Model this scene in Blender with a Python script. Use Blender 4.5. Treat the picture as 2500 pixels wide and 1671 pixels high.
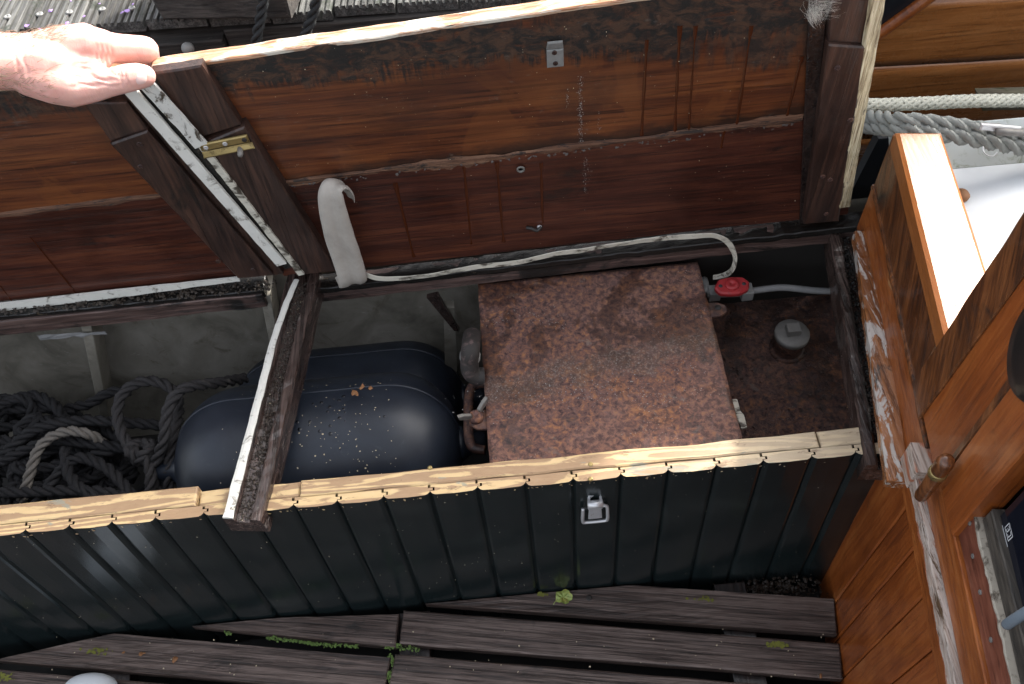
import bpy, bmesh, math, random
from mathutils import Vector as V, Matrix, noise
R_ = math.radians
rnd = random.Random(7)
sc = bpy.context.scene
for o in list(bpy.data.objects): bpy.data.objects.remove(o)
COL = sc.collection

# ------------------------------------------------------------------ camera
F, CX, CY, SC = 2190.0, 1250.0, 835.5, 2500/2346.0
CAM = V((-0.0611, -0.6237, 1.7053))
dn = V((1418-CX, 2364-CY, F)).normalized()
X0 = V((1, -dn.x/dn.y, 0)).normalized()
Y0 = X0.cross(dn); Y0 = -Y0 if Y0.y > 0 else Y0
ps = R_(1.0)
AX = X0*math.cos(ps) - Y0*math.sin(ps)
AY = Y0*math.cos(ps) + X0*math.sin(ps)
AZ = -dn
RW = Matrix((AX, AY, AZ))                      # camera-to-world (x right, y down, z forward)
cam = bpy.data.cameras.new('Camera'); camo = bpy.data.objects.new('Camera', cam); COL.objects.link(camo)
cam.sensor_width = 36; cam.lens = 36*F/2500; cam.clip_start = 0.01; cam.clip_end = 500
m3 = Matrix((RW @ V((1,0,0)), RW @ V((0,-1,0)), RW @ V((0,0,-1)))).transposed()
camo.matrix_world = Matrix.Translation(CAM) @ m3.to_4x4()
sc.camera = camo

# ------------------------------------------------------------------ world, sun, exposure
SUN_EL, SUN_AZ = 35.5, 46.0                    # azimuth measured from +Y towards +X
w = bpy.data.worlds.new('World'); sc.world = w; w.use_nodes = True
wn = w.node_tree; bg = wn.nodes['Background']
sky = wn.nodes.new('ShaderNodeTexSky'); sky.sky_type = 'NISHITA'; sky.sun_disc = False
sky.sun_elevation = R_(SUN_EL); sky.sun_rotation = R_(SUN_AZ); sky.air_density = 1.0; sky.dust_density = 5.0; sky.ozone_density = 0.5
hsv = wn.nodes.new('ShaderNodeHueSaturation'); hsv.inputs['Saturation'].default_value = 0.33   # hazy, thinly clouded sky
wn.links.new(sky.outputs[0], hsv.inputs['Color']); wn.links.new(hsv.outputs[0], bg.inputs[0]); bg.inputs[1].default_value = 0.15
sl = bpy.data.lights.new('Sun', 'SUN'); sl.energy = 2.0; sl.angle = R_(2.5); sl.color = (1, .95, .87)
so = bpy.data.objects.new('Sun', sl); COL.objects.link(so)
sd = V((math.sin(R_(SUN_AZ))*math.cos(R_(SUN_EL)), math.cos(R_(SUN_AZ))*math.cos(R_(SUN_EL)), math.sin(R_(SUN_EL))))
so.rotation_euler = sd.to_track_quat('Z', 'Y').to_euler()
sc.view_settings.view_transform = 'Standard'; sc.view_settings.look = 'None'
sc.view_settings.exposure = 1.82; sc.view_settings.gamma = 1.0

# ------------------------------------------------------------------ picture readings -> points on real planes
def ray(x, y): return RW @ V((x*SC-CX, y*SC-CY, F))
def at(x, y, ax, v):
    r = ray(x, y); return CAM + r*((v-CAM[ax])/r[ax])
def atz(x, y, z): return at(x, y, 2, z)
def aty(x, y, yy): return at(x, y, 1, yy)
def onp(x, y, p, n):
    r = ray(x, y); return CAM + r*((p-CAM).dot(n)/r.dot(n))
H = 0.42
EB = V((.15, 1, 0)).normalized()               # thwartships direction of the cabin bulkhead and the dividers
NB = V((-EB.y, EB.x, 0))                       # its normal, towards the cockpit
PB = V((.497, 0, 0))
def BK(u, z, off=0.0): return PB + EB*u + NB*off + V((0, 0, z))

# ------------------------------------------------------------------ materials
class G:
    def __init__(s, name, rnd_off=True):
        s.m = bpy.data.materials.new(name); s.m.use_nodes = True
        s.t = s.m.node_tree; s.b = s.t.nodes['Principled BSDF']
        tc = s.n('TexCoord'); s.obj = tc.outputs['Object']
        if rnd_off:
            oi = s.n('ObjectInfo'); a = s.n('VectorMath', operation='MULTIPLY_ADD')
            cb = s.n('CombineXYZ')
            for i in range(3): s.t.links.new(oi.outputs['Random'], cb.inputs[i])
            s.t.links.new(cb.outputs[0], a.inputs[0]); a.inputs[1].default_value = (7.3, 5.1, 3.7)
            s.t.links.new(s.obj, a.inputs[2]); s.vec = a.outputs[0]
            s.rand = oi.outputs['Random']
        else: s.vec = s.obj
    def n(s, k, **kw):
        nd = s.t.nodes.new('ShaderNode'+('Tex'+k[3:] if k.startswith('Tex_') else k))
        for a, b in kw.items(): setattr(nd, a, b)
        return nd
    def put(s, sock, v):
        if v is None: return
        if isinstance(v, bpy.types.NodeSocket): s.t.links.new(v, sock)
        elif isinstance(v, (tuple, list)) and len(v) == 3 and sock.type == 'RGBA': sock.default_value = (*v, 1)
        else: sock.default_value = v
    def map(s, scale, rot=(0,0,0), loc=(0,0,0), vec=None):
        mp = s.n('Mapping'); s.put(mp.inputs[0], vec or s.vec)
        # rotate first, then stretch
        if any(rot):
            m0 = s.n('Mapping'); s.put(m0.inputs[0], vec or s.vec); m0.inputs['Rotation'].default_value = rot
            s.t.links.new(m0.outputs[0], mp.inputs[0])
        mp.inputs['Scale'].default_value = scale if isinstance(scale, tuple) else (scale,)*3
        mp.inputs['Location'].default_value = loc
        return mp.outputs[0]
    def noise(s, scale, detail=4, rough=.55, dist=0, rot=(0,0,0), vec=None, loc=(0,0,0)):
        nd = s.n('TexNoise'); s.put(nd.inputs['Vector'], s.map(scale, rot, loc, vec)); nd.inputs['Scale'].default_value = 1
        nd.inputs['Detail'].default_value = detail; nd.inputs['Roughness'].default_value = rough; nd.inputs['Distortion'].default_value = dist
        return nd.outputs['Fac']
    def voro(s, scale, feature='F1', out='Distance', vec=None):
        nd = s.n('TexVoronoi', feature=feature); s.put(nd.inputs['Vector'], s.map(scale, vec=vec)); nd.inputs['Scale'].default_value = 1
        return nd.outputs[out]
    def wave(s, scale, dist=4, dscale=1.5, detail=3, rot=(0,0,0), direction='Y'):
        nd = s.n('TexWave', wave_type='BANDS', bands_direction=direction); s.put(nd.inputs['Vector'], s.map(scale, rot))
        nd.inputs['Scale'].default_value = 1; nd.inputs['Distortion'].default_value = dist; nd.inputs['Detail Scale'].default_value = dscale; nd.inputs['Detail'].default_value = detail
        return nd.outputs['Fac']
    def ramp(s, f, *stops):
        nd = s.n('ValToRGB'); s.put(nd.inputs[0], f); cr = nd.color_ramp
        while len(cr.elements) < len(stops): cr.elements.new(.5)
        for e, (p, c) in zip(cr.elements, stops):
            e.position = p; e.color = (*c, 1) if isinstance(c, tuple) else (c, c, c, 1)
        return nd.outputs[0]
    def mix(s, f, a, b, blend='MIX'):
        nd = s.n('Mix', data_type='RGBA', blend_type=blend); s.put(nd.inputs[0], f); s.put(nd.inputs[6], a); s.put(nd.inputs[7], b); return nd.outputs[2]
    def ma(s, op, a, b=0.5, c=None, clamp=False):
        nd = s.n('Math', operation=op, use_clamp=clamp); s.put(nd.inputs[0], a); s.put(nd.inputs[1], b)
        if c is not None: s.put(nd.inputs[2], c)
        return nd.outputs[0]
    def sep(s, vec=None):
        nd = s.n('SeparateXYZ'); s.put(nd.inputs[0], vec or s.obj); return nd.outputs
    def ss(s, v, lo, hi):                       # smoothstep
        nd = s.n('MapRange', interpolation_type='SMOOTHSTEP'); s.put(nd.inputs[0], v); s.put(nd.inputs[1], lo); s.put(nd.inputs[2], hi); return nd.outputs[0]
    def bump(s, h, strength=.5, dist=.002, nrm=None):
        nd = s.n('Bump'); s.put(nd.inputs['Height'], h); nd.inputs['Strength'].default_value = strength; nd.inputs['Distance'].default_value = dist
        if nrm: s.put(nd.inputs['Normal'], nrm)
        return nd.outputs[0]
    def out(s, col, rough=.6, nrm=None, metal=0, coat=0, spec=None, coat_rough=.1):
        s.put(s.b.inputs['Base Color'], col); s.put(s.b.inputs['Roughness'], rough); s.put(s.b.inputs['Metallic'], metal)
        if nrm: s.put(s.b.inputs['Normal'], nrm)
        if coat is not None:
            s.put(s.b.inputs['Coat Weight'], coat); s.b.inputs['Coat Roughness'].default_value = coat_rough
        if spec is not None: s.put(s.b.inputs['Specular IOR Level'], spec)
        return s.m

def axs(axis, along, across):
    return tuple(along if i == axis else across for i in range(3))
def wood(name, dark, mid, light, axis=0, rough=.45, bump=.25, rot=(0,0,0), coat=0, blotch=.35, fine=200, streak=26, dirt=None, worn=None, contrast=1.0, rvar=.12, pores=.6):
    g = G(name)
    n1 = g.noise(axs(axis, 1.6, streak), 4, .6, .6, rot); n2 = g.noise(axs(axis, 9, fine), 3, .6, .2, rot)
    n3 = g.noise(axs(axis, 3.5, streak*2.6), 4, .62, 1.2, rot)
    f = g.ma('ADD', g.ma('MULTIPLY', n1, .40), g.ma('ADD', g.ma('MULTIPLY', n2, .34), g.ma('MULTIPLY', n3, .28)))
    c = .13/contrast
    col = g.ramp(f, (.5-c, dark), (.5, mid), (.5+c, light))
    pr = g.noise(axs(axis, 5, fine*.75), 5, .7, .15, rot, loc=(1.3, 2.1, .7)); col = g.mix(g.ma('MULTIPLY', g.ma('SUBTRACT', 1.0, g.ss(pr, .36, .46)), pores), col, g.mix(1, col, (.30,.26,.24), 'MULTIPLY'))
    bl = g.noise(6.5, 4, .6, .3)
    col = g.mix(g.ma('MULTIPLY', g.ss(bl, .42, .68), blotch), col, g.mix(1, col, (.45, .36, .33), 'MULTIPLY'))
    if dirt:
        dcol, lo, hi, dsc = dirt
        dm = g.ss(g.noise(dsc, 6, .68, .5), lo, hi)
        col = g.mix(dm, col, dcol)
    if worn:
        wcol, lo, hi, wsc = worn
        wm = g.ss(g.noise(wsc, 6, .66, .6, rot), lo, hi)
        col = g.mix(wm, col, wcol)
    rr = g.ma('ADD', rough-rvar, g.ma('MULTIPLY', g.noise(30, 4, .7), 2*rvar))
    h = g.ma('ADD', g.ma('MULTIPLY', n2, .5), g.ma('ADD', g.ma('MULTIPLY', n1, .3), g.ma('MULTIPLY', g.ss(pr, .34, .48), .5)))
    return g.out(col, rr, g.bump(h, bump, .0018), coat=coat)

M = {}
M['lid_wood_lower'] = wood('lid_wood_lower', (.022,.008,.006), (.064,.019,.012), (.115,.036,.018), 0, .36, .3, blotch=.7, coat=.15, contrast=1.1, dirt=((.014,.009,.008), .60, .74, (6, 6, 14)))
def lid_wood(name, jx, jzz, jsl):
    g = G(name, False)
    n1 = g.noise((1.2, 15, 15), 5, .62, 1.6); n2 = g.noise((7, 190, 190), 3, .6, .3); wv = g.noise((2.6, 60, 60), 4, .65, 1.4)
    f = g.ma('ADD', g.ma('MULTIPLY', n1, .5), g.ma('ADD', g.ma('MULTIPLY', n2, .28), g.ma('MULTIPLY', wv, .22)))
    col = g.ramp(f, (.38, (.032,.009,.006)), (.5, (.112,.032,.0115)), (.62, (.185,.060,.019)))
    pr = g.noise((4, 170, 170), 5, .7, .2); col = g.mix(g.ma('MULTIPLY', g.ma('SUBTRACT', 1.0, g.ss(pr, .37, .47)), .7), col, g.mix(1, col, (.25,.22,.2), 'MULTIPLY'))
    tide = g.ss(g.noise((5, 5, 4), 5, .6, .9, loc=(2,0,1)), .56, .60); col = g.mix(g.ma('MULTIPLY', tide, .35), col, (.19,.062,.018))
    bl = g.noise((3.5, 6, 7), 4, .6, .4); col = g.mix(g.ma('MULTIPLY', g.ss(bl, .45, .7), .6), col, (.035,.013,.009))
    x, y, z = g.sep()
    # mildew creeping down from the free edge, streaked where water has run
    nz = g.ma('ADD', g.ma('MULTIPLY', g.noise((9, 9, 16), 6, .7, .8), .11), g.ma('MULTIPLY', g.noise((150, 20, 7), 3, .6), .07))
    edge = g.ma('ADD', z, g.ma('SUBTRACT', nz, .09))
    m = g.ss(edge, .842, .868)
    bump_r = g.ss(x, .14, .26)
    edge2 = g.ma('ADD', edge, g.ma('MULTIPLY', bump_r, .052))
    m2 = g.ma('MULTIPLY', g.ss(edge2, .838, .872), g.ss(g.noise((26, 5, 5), 5, .7, .5), .34, .56))
    mm = g.ma('MAXIMUM', g.ma('MULTIPLY', m, g.ss(g.noise((16, 9, 34), 5, .72, .9), .30, .47)), g.ma('MULTIPLY', m2, .9))
    col = g.mix(mm, col, g.mix(g.ss(g.noise((34, 20, 60), 5, .72, .8), .42, .62), (.009,.008,.007), (.062,.030,.016)))
    dj = g.ma('SUBTRACT', z, g.ma('ADD', jzz, g.ma('MULTIPLY', g.ma('SUBTRACT', x, jx), jsl)))
    djn = g.ma('ADD', dj, g.ma('MULTIPLY', g.ma('SUBTRACT', g.noise((14, 8, 30), 5, .7, .5), .5), .05))
    col = g.mix(g.ma('MULTIPLY', g.ma('SUBTRACT', 1.0, g.ss(djn, .004, .030)), .85), col, (.016,.010,.008))
    blon = g.ss(g.noise((30, 20, 60), 5, .7), .62, .72)
    col = g.mix(g.ma('MULTIPLY', blon, .5), col, g.mix(.5, col, (.16,.15,.14)))
    sc_ = g.ss(g.noise((240, 30, 240), 2, .5), .74, .8); col = g.mix(g.ma('MULTIPLY', sc_, .35), col, (.3,.28,.26))
    rr = g.ma('ADD', g.ma('MULTIPLY', mm, .3), g.ma('ADD', .28, g.ma('MULTIPLY', g.noise(22, 4, .7), .22)))
    h = g.ma('ADD', g.ma('MULTIPLY', n2, .5), g.ma('MULTIPLY', g.ma('MULTIPLY', g.noise(90, 5, .75), mm), 1.2))
    return g.out(col, rr, g.bump(h, .35, .0022), coat=.12)
M['lid_wood'] = lid_wood('lid_wood', -.354, .658, .058); M['lid_wood_b'] = lid_wood('lid_wood_b', -.9, .62, .05)
M['stile'] = wood('stile_wood', (.016,.010,.009), (.042,.023,.018), (.085,.043,.030), 2, .42, .4, blotch=.7, dirt=((.012,.010,.009), .58, .72, (14, 14, 8)), worn=((.12,.055,.03), .66, .74, (30, 30, 16)))
M['raw_wood'] = wood('raw_split_wood', (.05,.022,.013), (.14,.066,.037), (.23,.125,.075), 0, .8, .9, fine=320, streak=70, dirt=((.03,.02,.016), .5, .62, (22, 40, 90)))
M['lid_edge'] = wood('lid_edge_wood', (.30,.13,.06), (.55,.29,.16), (.66,.52,.38), 0, .7, .5, streak=60, fine=300, worn=((.62,.57,.48), .45, .6, (12, 40, 60)), contrast=1.4)
M['ply_edge'] = wood('ply_edge', (.22,.16,.09), (.50,.42,.26), (.66,.59,.42), 2, .8, .6, streak=120, fine=340, dirt=((.03,.025,.02), .6, .72, (60, 60, 40)), contrast=1.6)
M['orange'] = wood('varnished_wood', (.15,.036,.008), (.29,.074,.014), (.39,.118,.026), 2, .36, .25, coat=.25, blotch=.45, streak=22, contrast=.9, pores=.3, worn=((.38,.135,.040), .60, .72, (7, 7, 3)), dirt=((.07,.026,.010), .62, .76, (14, 14, 6)))
M['orange_h'] = wood('varnished_wood_level', (.15,.038,.009), (.30,.082,.016), (.40,.130,.032), 1, .38, .3, coat=.2, blotch=.4, streak=44, pores=.3, worn=((.46,.24,.10), .66, .72, (40, 6, 40)), dirt=((.06,.03,.016), .64, .74, (30, 9, 30)))
M['beam'] = wood('beam_wood', (.26,.085,.021), (.33,.112,.029), (.38,.135,.038), 1, .36, .18, coat=.0, blotch=.12, streak=40, pores=.1)
M['orange_dark'] = wood('weathered_varnish', (.034,.015,.008), (.125,.042,.013), (.25,.090,.028), 2, .33, .4, rot=(0.55, 0, 0), coat=.35, blotch=.6, streak=34, contrast=1.2, dirt=((.026,.020,.016), .56, .70, (16, 8, 8)))
M['red_trim'] = wood('reddish_trim', (.13,.037,.021), (.22,.070,.040), (.32,.125,.075), 1, .5, .2, streak=30, blotch=.5)
M['peeled'] = wood('peeled_trim', (.14,.045,.014), (.26,.095,.030), (.36,.15,.06), 1, .22, 1.0, coat=.6, streak=40, contrast=1.2, worn=((.50,.46,.42), .51, .57, (46, 13, 46)), dirt=((.022,.015,.010), .56, .66, (30, 14, 30)))
M['white_peel'] = wood('bare_peeled_strip', (.30,.20,.15), (.47,.38,.32), (.60,.54,.49), 1, .65, .9, streak=60, fine=260, dirt=((.09,.045,.016), .54, .62, (50, 14, 60)), worn=((.36,.12,.055), .52, .60, (22, 5, 40)))
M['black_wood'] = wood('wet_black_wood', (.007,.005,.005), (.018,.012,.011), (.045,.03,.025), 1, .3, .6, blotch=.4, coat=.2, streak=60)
M['gutter'] = wood('gutter_wood', (.014,.010,.009), (.040,.026,.022), (.100,.068,.058), 1, .24, 1.0, contrast=1.3, streak=70, fine=260, blotch=.5, coat=.15, worn=((.15,.13,.12), .62, .72, (40, 10, 40)))
M['rail_brown'] = wood('rail_wood', (.020,.013,.012), (.070,.042,.036), (.150,.098,.085), 0, .5, .9, streak=60, contrast=1.2, dirt=((.010,.008,.007), .52, .64, (9, 20, 20)), worn=((.30,.28,.27), .68, .76, (10, 30, 60)))
M['sole'] = wood('sole_plank_wood', (.024,.015,.012), (.084,.058,.048), (.150,.110,.094), 0, .5, 1.0, rot=(0, 0, .17), streak=70, fine=330, blotch=.45, contrast=1.7, dirt=((.012,.010,.009), .58, .72, 7.0), worn=((.10,.11,.035), .735, .80, 13.0))
M['dock'] = wood('dock_plank_wood', (.028,.028,.027), (.085,.086,.083), (.165,.166,.158), 1, .85, 1.0, streak=60, fine=250, contrast=1.3, dirt=((.03,.036,.026), .52, .66, 14.0))
M['dock_dark'] = wood('dock_timber_wood', (.014,.013,.012), (.038,.034,.031), (.085,.078,.07), 0, .75, .9, streak=40, fine=200, worn=((.16,.15,.14), .66, .74, (14, 40, 40)))
M['bright_hull'] = wood('bright_hull_wood', (.25,.080,.020), (.40,.150,.042), (.50,.205,.066), 0, .28, .12, coat=.4, streak=40, fine=260, blotch=.2)

def flat(name, c, rough=.5, metal=0, var=.25, sc_=40, bump=.15, coat=0, dirt=None, spec=None):
    g = G(name); n = g.noise(sc_, 5, .65, .3)
    col = g.mix(n, tuple(v*(1-var) for v in c), tuple(min(1, v*(1+var)) for v in c))
    if dirt:
        dc, lo, hi, ds = dirt; col = g.mix(g.ss(g.noise(ds, 6, .7, .6), lo, hi), col, dc)
    return g.out(col, g.ma('ADD', rough-.08, g.ma('MULTIPLY', g.noise(sc_*.6, 4, .7), .16)), g.bump(g.noise(sc_*4, 4, .7), bump, .001), metal=metal, coat=coat, spec=spec)
def black_paint():
    g = G('black_gloss_paint', False); n = g.noise((8, 8, 3), 4, .6)
    col = g.mix(n, (.0052,.0092,.0100), (.0118,.0172,.0178))
    dust = g.ss(g.noise((260, 260, 260), 2, .5), .74, .80); col = g.mix(g.ma('MULTIPLY', dust, .5), col, (.18,.18,.17))
    hz = g.ss(g.noise((5, 5, 9), 5, .6, .4), .5, .75); col = g.mix(g.ma('MULTIPLY', hz, .5), col, (.024,.031,.030))
    rr = g.ma('ADD', .10, g.ma('MULTIPLY', g.noise((14, 14, 8), 5, .7), .22))
    return g.out(col, rr, g.bump(g.noise((70, 70, 22), 4, .6), .12, .0012))
M['black_paint'] = black_paint()
def stripped():
    g = G('part_stripped_rail', False)
    n0 = g.noise((2.2, 24, 24), 2, .4, .3); wv = g.ma('SINE', g.ma('MULTIPLY', n0, 58.0)); n = g.noise((14, 60, 60), 5, .65, 1.2)
    f = g.ma('ADD', g.ma('ADD', .25, g.ma('MULTIPLY', wv, .10)), g.ma('MULTIPLY', n, .5))
    pale = g.mix(g.noise((30, 90, 90), 4, .6), (.50,.34,.16), (.66,.49,.27)); tan = g.mix(g.noise((40, 150, 150), 4, .7), (.27,.165,.09), (.40,.265,.15))
    col = g.mix(g.ss(f, .495, .565), tan, pale)
    x, y, z = g.sep()
    sun_glare = g.ma('MULTIPLY', g.ss(x, .10, .34), .6); col = g.mix(sun_glare, col, g.mix(n, (.42,.33,.22), (.72,.64,.48)))  # sunlight on the right of the rail painted in as a paler colour
    gp = g.ma('MULTIPLY', g.ss(g.noise((9, 30, 30), 5, .6, .8), .62, .66), .8); col = g.mix(gp, col, g.mix(n, (.16,.17,.13), (.34,.34,.28)))
    st = g.ss(g.noise((20, 60, 60), 5, .7), .60, .70); col = g.mix(g.ma('MULTIPLY', st, .75), col, (.15,.09,.05)); sp_k = g.ss(g.noise(260, 3, .6), .68, .74); col = g.mix(g.ma('MULTIPLY', sp_k, .7), col, (.08,.05,.03))
    return g.out(col, .62, g.bump(g.ma('ADD', g.ma('MULTIPLY', g.ss(f, .505, .53), .6), g.noise((60, 300, 300), 3, .6)), .35, .0012))
M['stripped'] = stripped()
def rust(name, lo, k=1.0, pit=1.0):
    g = G(name, False)
    a = g.noise(95, 6, .68, .4); b = g.noise(38, 5, .65, .8); c = g.noise(7, 5, .6, .6); fn = g.noise(420, 3, .7)
    base = g.ramp(a, (.36, (.042*k,.022*k,.021*k)), (.47, (.125*k,.062*k,.052*k)), (.56, (.20*k,.092*k,.060*k)), (.63, (.31*k,.135*k,.060*k)))
    base = g.mix(g.ma('MULTIPLY', g.ss(b, .5, .7), .75), base, g.mix(fn, (.12*k,.066*k,.060*k), (.21*k,.125*k,.112*k)))
    grey = g.ma('MULTIPLY', g.ss(g.noise(26, 6, .7, 1.0, loc=(3,1,0)), .60, .68), .6); base = g.mix(grey, base, (.20*k,.165*k,.14*k))
    mv = g.ss(g.noise(6, 5, .62, .7, loc=(9,2,4)), .46, .60); base = g.mix(g.ma('MULTIPLY', mv, .5), base, g.mix(g.ss(a, .42, .58), (.105*k,.056*k,.048*k), (.235*k,.128*k,.098*k)))
    og = g.ss(g.noise(8, 5, .65, .8, loc=(1,7,4)), .54, .66); base = g.mix(g.ma('MULTIPLY', og, .5), base, g.mix(g.ss(a, .42, .6), (.12*k,.052*k,.030*k), (.36*k,.15*k,.058*k)))
    wet = g.ss(g.ma('ADD', c, g.ma('MULTIPLY', b, .2)), .60, .645)
    base = g.mix(g.ma('MULTIPLY', wet, .7), base, g.mix(1, base, (.33,.27,.22), 'MULTIPLY'))
    grit = g.ma('MULTIPLY', g.ss(g.noise(330, 3, .6), .62, .7), g.ss(g.noise((6, 13, 6), 5, .7, .7, loc=(1,4,2)), .52, .62)); base = g.mix(g.ma('MULTIPLY', grit, .85), base, (.42*k,.38*k,.33*k))
    if k > .9:
        x, y, z = g.sep(); bd = g.ma('ABSOLUTE', g.ma('SUBTRACT', y, g.ma('ADD', .235, g.ma('MULTIPLY', x, .16))))
        bdn = g.ma('ADD', bd, g.ma('MULTIPLY', g.ma('SUBTRACT', g.noise(14, 6, .7, .6), .5), .16))
        band = g.ma('SUBTRACT', 1.0, g.ss(bdn, .012, .040))
        base = g.mix(g.ma('MULTIPLY', band, .5), base, g.mix(g.ss(g.noise(260, 4, .7), .5, .62), (.075,.042,.030), (.24,.20,.165)))
        wet = g.ma('MAXIMUM', wet, g.ma('MULTIPLY', band, .6))
    rr = g.ma('SUBTRACT', .78, g.ma('MULTIPLY', wet, .35))
    h = g.ma('ADD', g.ma('MULTIPLY', a, .8*pit), g.ma('ADD', g.ma('MULTIPLY', fn, .35), g.ma('MULTIPLY', grit, .9)))
    return g.out(base, rr, g.bump(h, .7, .0022*pit))
M['rust'] = rust('rusty_plate', 0); M['rust_dark'] = rust('dark_rust', 0, .58, 1.6); M['rust_iron'] = rust('rusty_iron', 0, .55, .6)
def hullgrey(name='grey_bilge_paint', k=1.0):
    g = G(name, False)
    n = g.noise(9, 6, .62, .6); col = g.ramp(n, (.3, (.085*k,.078*k,.062*k)), (.5, (.165*k,.152*k,.126*k)), (.72, (.24*k,.226*k,.196*k)))
    sm = g.ss(g.noise((26, 26, 60), 6, .74, 1.6), .62, .70); col = g.mix(g.ma('MULTIPLY', sm, .55), col, (.36*k,.35*k,.33*k))
    di = g.ss(g.noise(16, 6, .7, .9, loc=(5,5,1)), .56, .7); col = g.mix(g.ma('MULTIPLY', di, .7), col, (.085,.07,.05))
    return g.out(col, .6, g.bump(g.noise(30, 5, .6), .3, .002))
M['frame_grey'] = hullgrey('grey_frame_paint', 1.25)
M['hull_grey'] = hullgrey()
def fender_m():
    g = G('navy_vinyl', False); n = g.noise(11, 5, .6, .5)
    col = g.ramp(n, (.3, (.009,.0125,.020)), (.7, (.018,.024,.036)))
    d = g.ss(g.noise((24, 60, 60), 5, .7, .8), .60, .72); col = g.mix(g.ma('MULTIPLY', d, .55), col, (.010,.012,.016))
    du = g.ss(g.noise(40, 6, .75, .8, loc=(2,2,2)), .58, .72); col = g.mix(g.ma('MULTIPLY', du, .4), col, (.045,.050,.060))
    rr = g.ma('ADD', .25, g.ma('MULTIPLY', g.noise(16, 5, .7), .3))
    return g.out(col, rr, g.bump(g.noise(120, 4, .6), .06, .001))
M['fender'] = fender_m()
def ropem(name, a, b, rough=.85):
    g = G(name); n = g.noise(240, 4, .7); n2 = g.noise(14, 4, .6)
    return g.out(g.mix(n2, g.mix(n, a, b), g.mix(n, b, tuple(v*.6 for v in a))), rough, g.bump(n, .7, .0012))
M['rope_black'] = ropem('black_rope', (.007,.007,.008), (.020,.019,.021)); M['rope_beige'] = ropem('beige_rope', (.13,.115,.10), (.22,.20,.175))
M['rope_charcoal'] = ropem('charcoal_rope', (.016,.015,.016), (.046,.042,.042)); M['rope_grey'] = ropem('grey_rope', (.16,.165,.15), (.38,.39,.36)); M['rope_white'] = ropem('white_rope', (.58,.57,.43), (.82,.80,.70))
M['rope_navy'] = ropem('navy_rope', (.018,.022,.024), (.05,.055,.058))
M['seal'] = flat('white_seal_rubber', (.66,.65,.60), .5, var=.12, sc_=60, dirt=((.14,.12,.095), .55, .70, (34, 46, 34)))
M['seal_dirty'] = flat('dirty_seal_rubber', (.56,.53,.45), .55, var=.2, sc_=60, dirt=((.06,.048,.035), .47, .62, (26, 60, 60)))
M['peel_white'] = flat('peeling_white_strip', (.60,.59,.55), .55, var=.15, sc_=50, dirt=((.05,.035,.022), .53, .62, (30, 30, 20)))
M['black_gunk'] = flat('black_gunk', (.010,.009,.008), .22, var=.6, sc_=80, bump=1.0, dirt=((.06,.045,.03), .62, .7, 60))
M['web'] = flat('grey_webbing', (.40,.365,.325), .85, var=.15, sc_=60, bump=.8, dirt=((.27,.245,.215), .45, .80, 9))
M['steel'] = flat('steel', (.58,.58,.59), .34, .55, .2, 60, dirt=((.20,.11,.06), .62, .7, 90)); M['brass'] = flat('brass', (.32,.24,.10), .42, .7, .3, 60, dirt=((.12,.085,.035), .52, .66, 50)); M['galv'] = flat('galvanised', (.26,.26,.25), .62, .35, .3, 90, .5)
M['dull_metal'] = flat('dull_metal', (.20,.19,.175), .6, .4, .35, 80, .5); M['dark_metal'] = flat('dark_metal', (.05,.045,.042), .5, .6, .3, 70)
M['red'] = flat('red_plastic', (.33,.022,.026), .45, var=.25, sc_=80, dirt=((.10,.02,.02), .58, .7, 120)); M['hose'] = flat('grey_hose', (.20,.20,.20), .5, var=.25, sc_=60)
M['pipe'] = flat('brown_pipe', (.026,.022,.020), .75, var=.4, sc_=60, dirt=((.12,.08,.075), .5, .7, 40))
M['deck'] = flat('white_deck_paint', (.66,.69,.71), .5, var=.06, sc_=14, bump=.1, dirt=((.22,.23,.17), .63, .74, 38)); M['deck_dirty'] = flat('stained_deck_paint', (.52,.55,.53), .55, var=.12, sc_=14, bump=.1, dirt=((.24,.27,.18), .52, .70, 30))
M['glass'] = flat('dark_door_glass', (.008,.009,.016), .07, var=.2, bump=0.0); M['sticker'] = flat('white_print', (.62,.64,.66), .6, bump=0)
M['dark_frame'] = wood('door_frame_wood', (.012,.011,.010), (.04,.034,.028), (.10,.085,.07), 1, .6, .5)
M['sealant'] = flat('pale_sealant', (.36,.32,.26), .6, var=.3, sc_=60, dirt=((.09,.07,.05), .5, .65, 50)); M['oval'] = flat('black_rubber', (.010,.011,.011), .32, var=.4, sc_=40, dirt=((.07,.075,.07), .66, .74, 60))
M['moss'] = flat('moss_green', (.115,.185,.045), .9, var=.5, sc_=180, bump=1); M['leaf'] = flat('leaf_green', (.27,.34,.085), .45, var=.45, sc_=110, dirt=((.36,.30,.07), .50, .62, 90))
M['flake'] = flat('pale_chaff', (.50,.42,.29), .8, var=.4, sc_=200); M['brown_leaf'] = flat('brown_leaf', (.26,.12,.05), .7, var=.4, sc_=90); M['dirt'] = flat('wet_dirt', (.035,.025,.018), .4, var=.7, sc_=120, bump=1)
M['water'] = flat('dark_water', (.006,.008,.007), .06, var=.3, sc_=3, bump=.2); M['void'] = flat('bilge_and_shade_dark', (.012,.011,.010), .6, var=.4, sc_=20)
M['shoe'] = flat('white_shoe_rubber', (.68,.72,.76), .4, var=.06, sc_=20, bump=.05); M['shoe_dark'] = flat('dark_strap', (.03,.03,.035), .7); M['wet_run'] = flat('wet_varnish_run', (.060,.016,.006), .2, var=.2, sc_=30, bump=.05)
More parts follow.
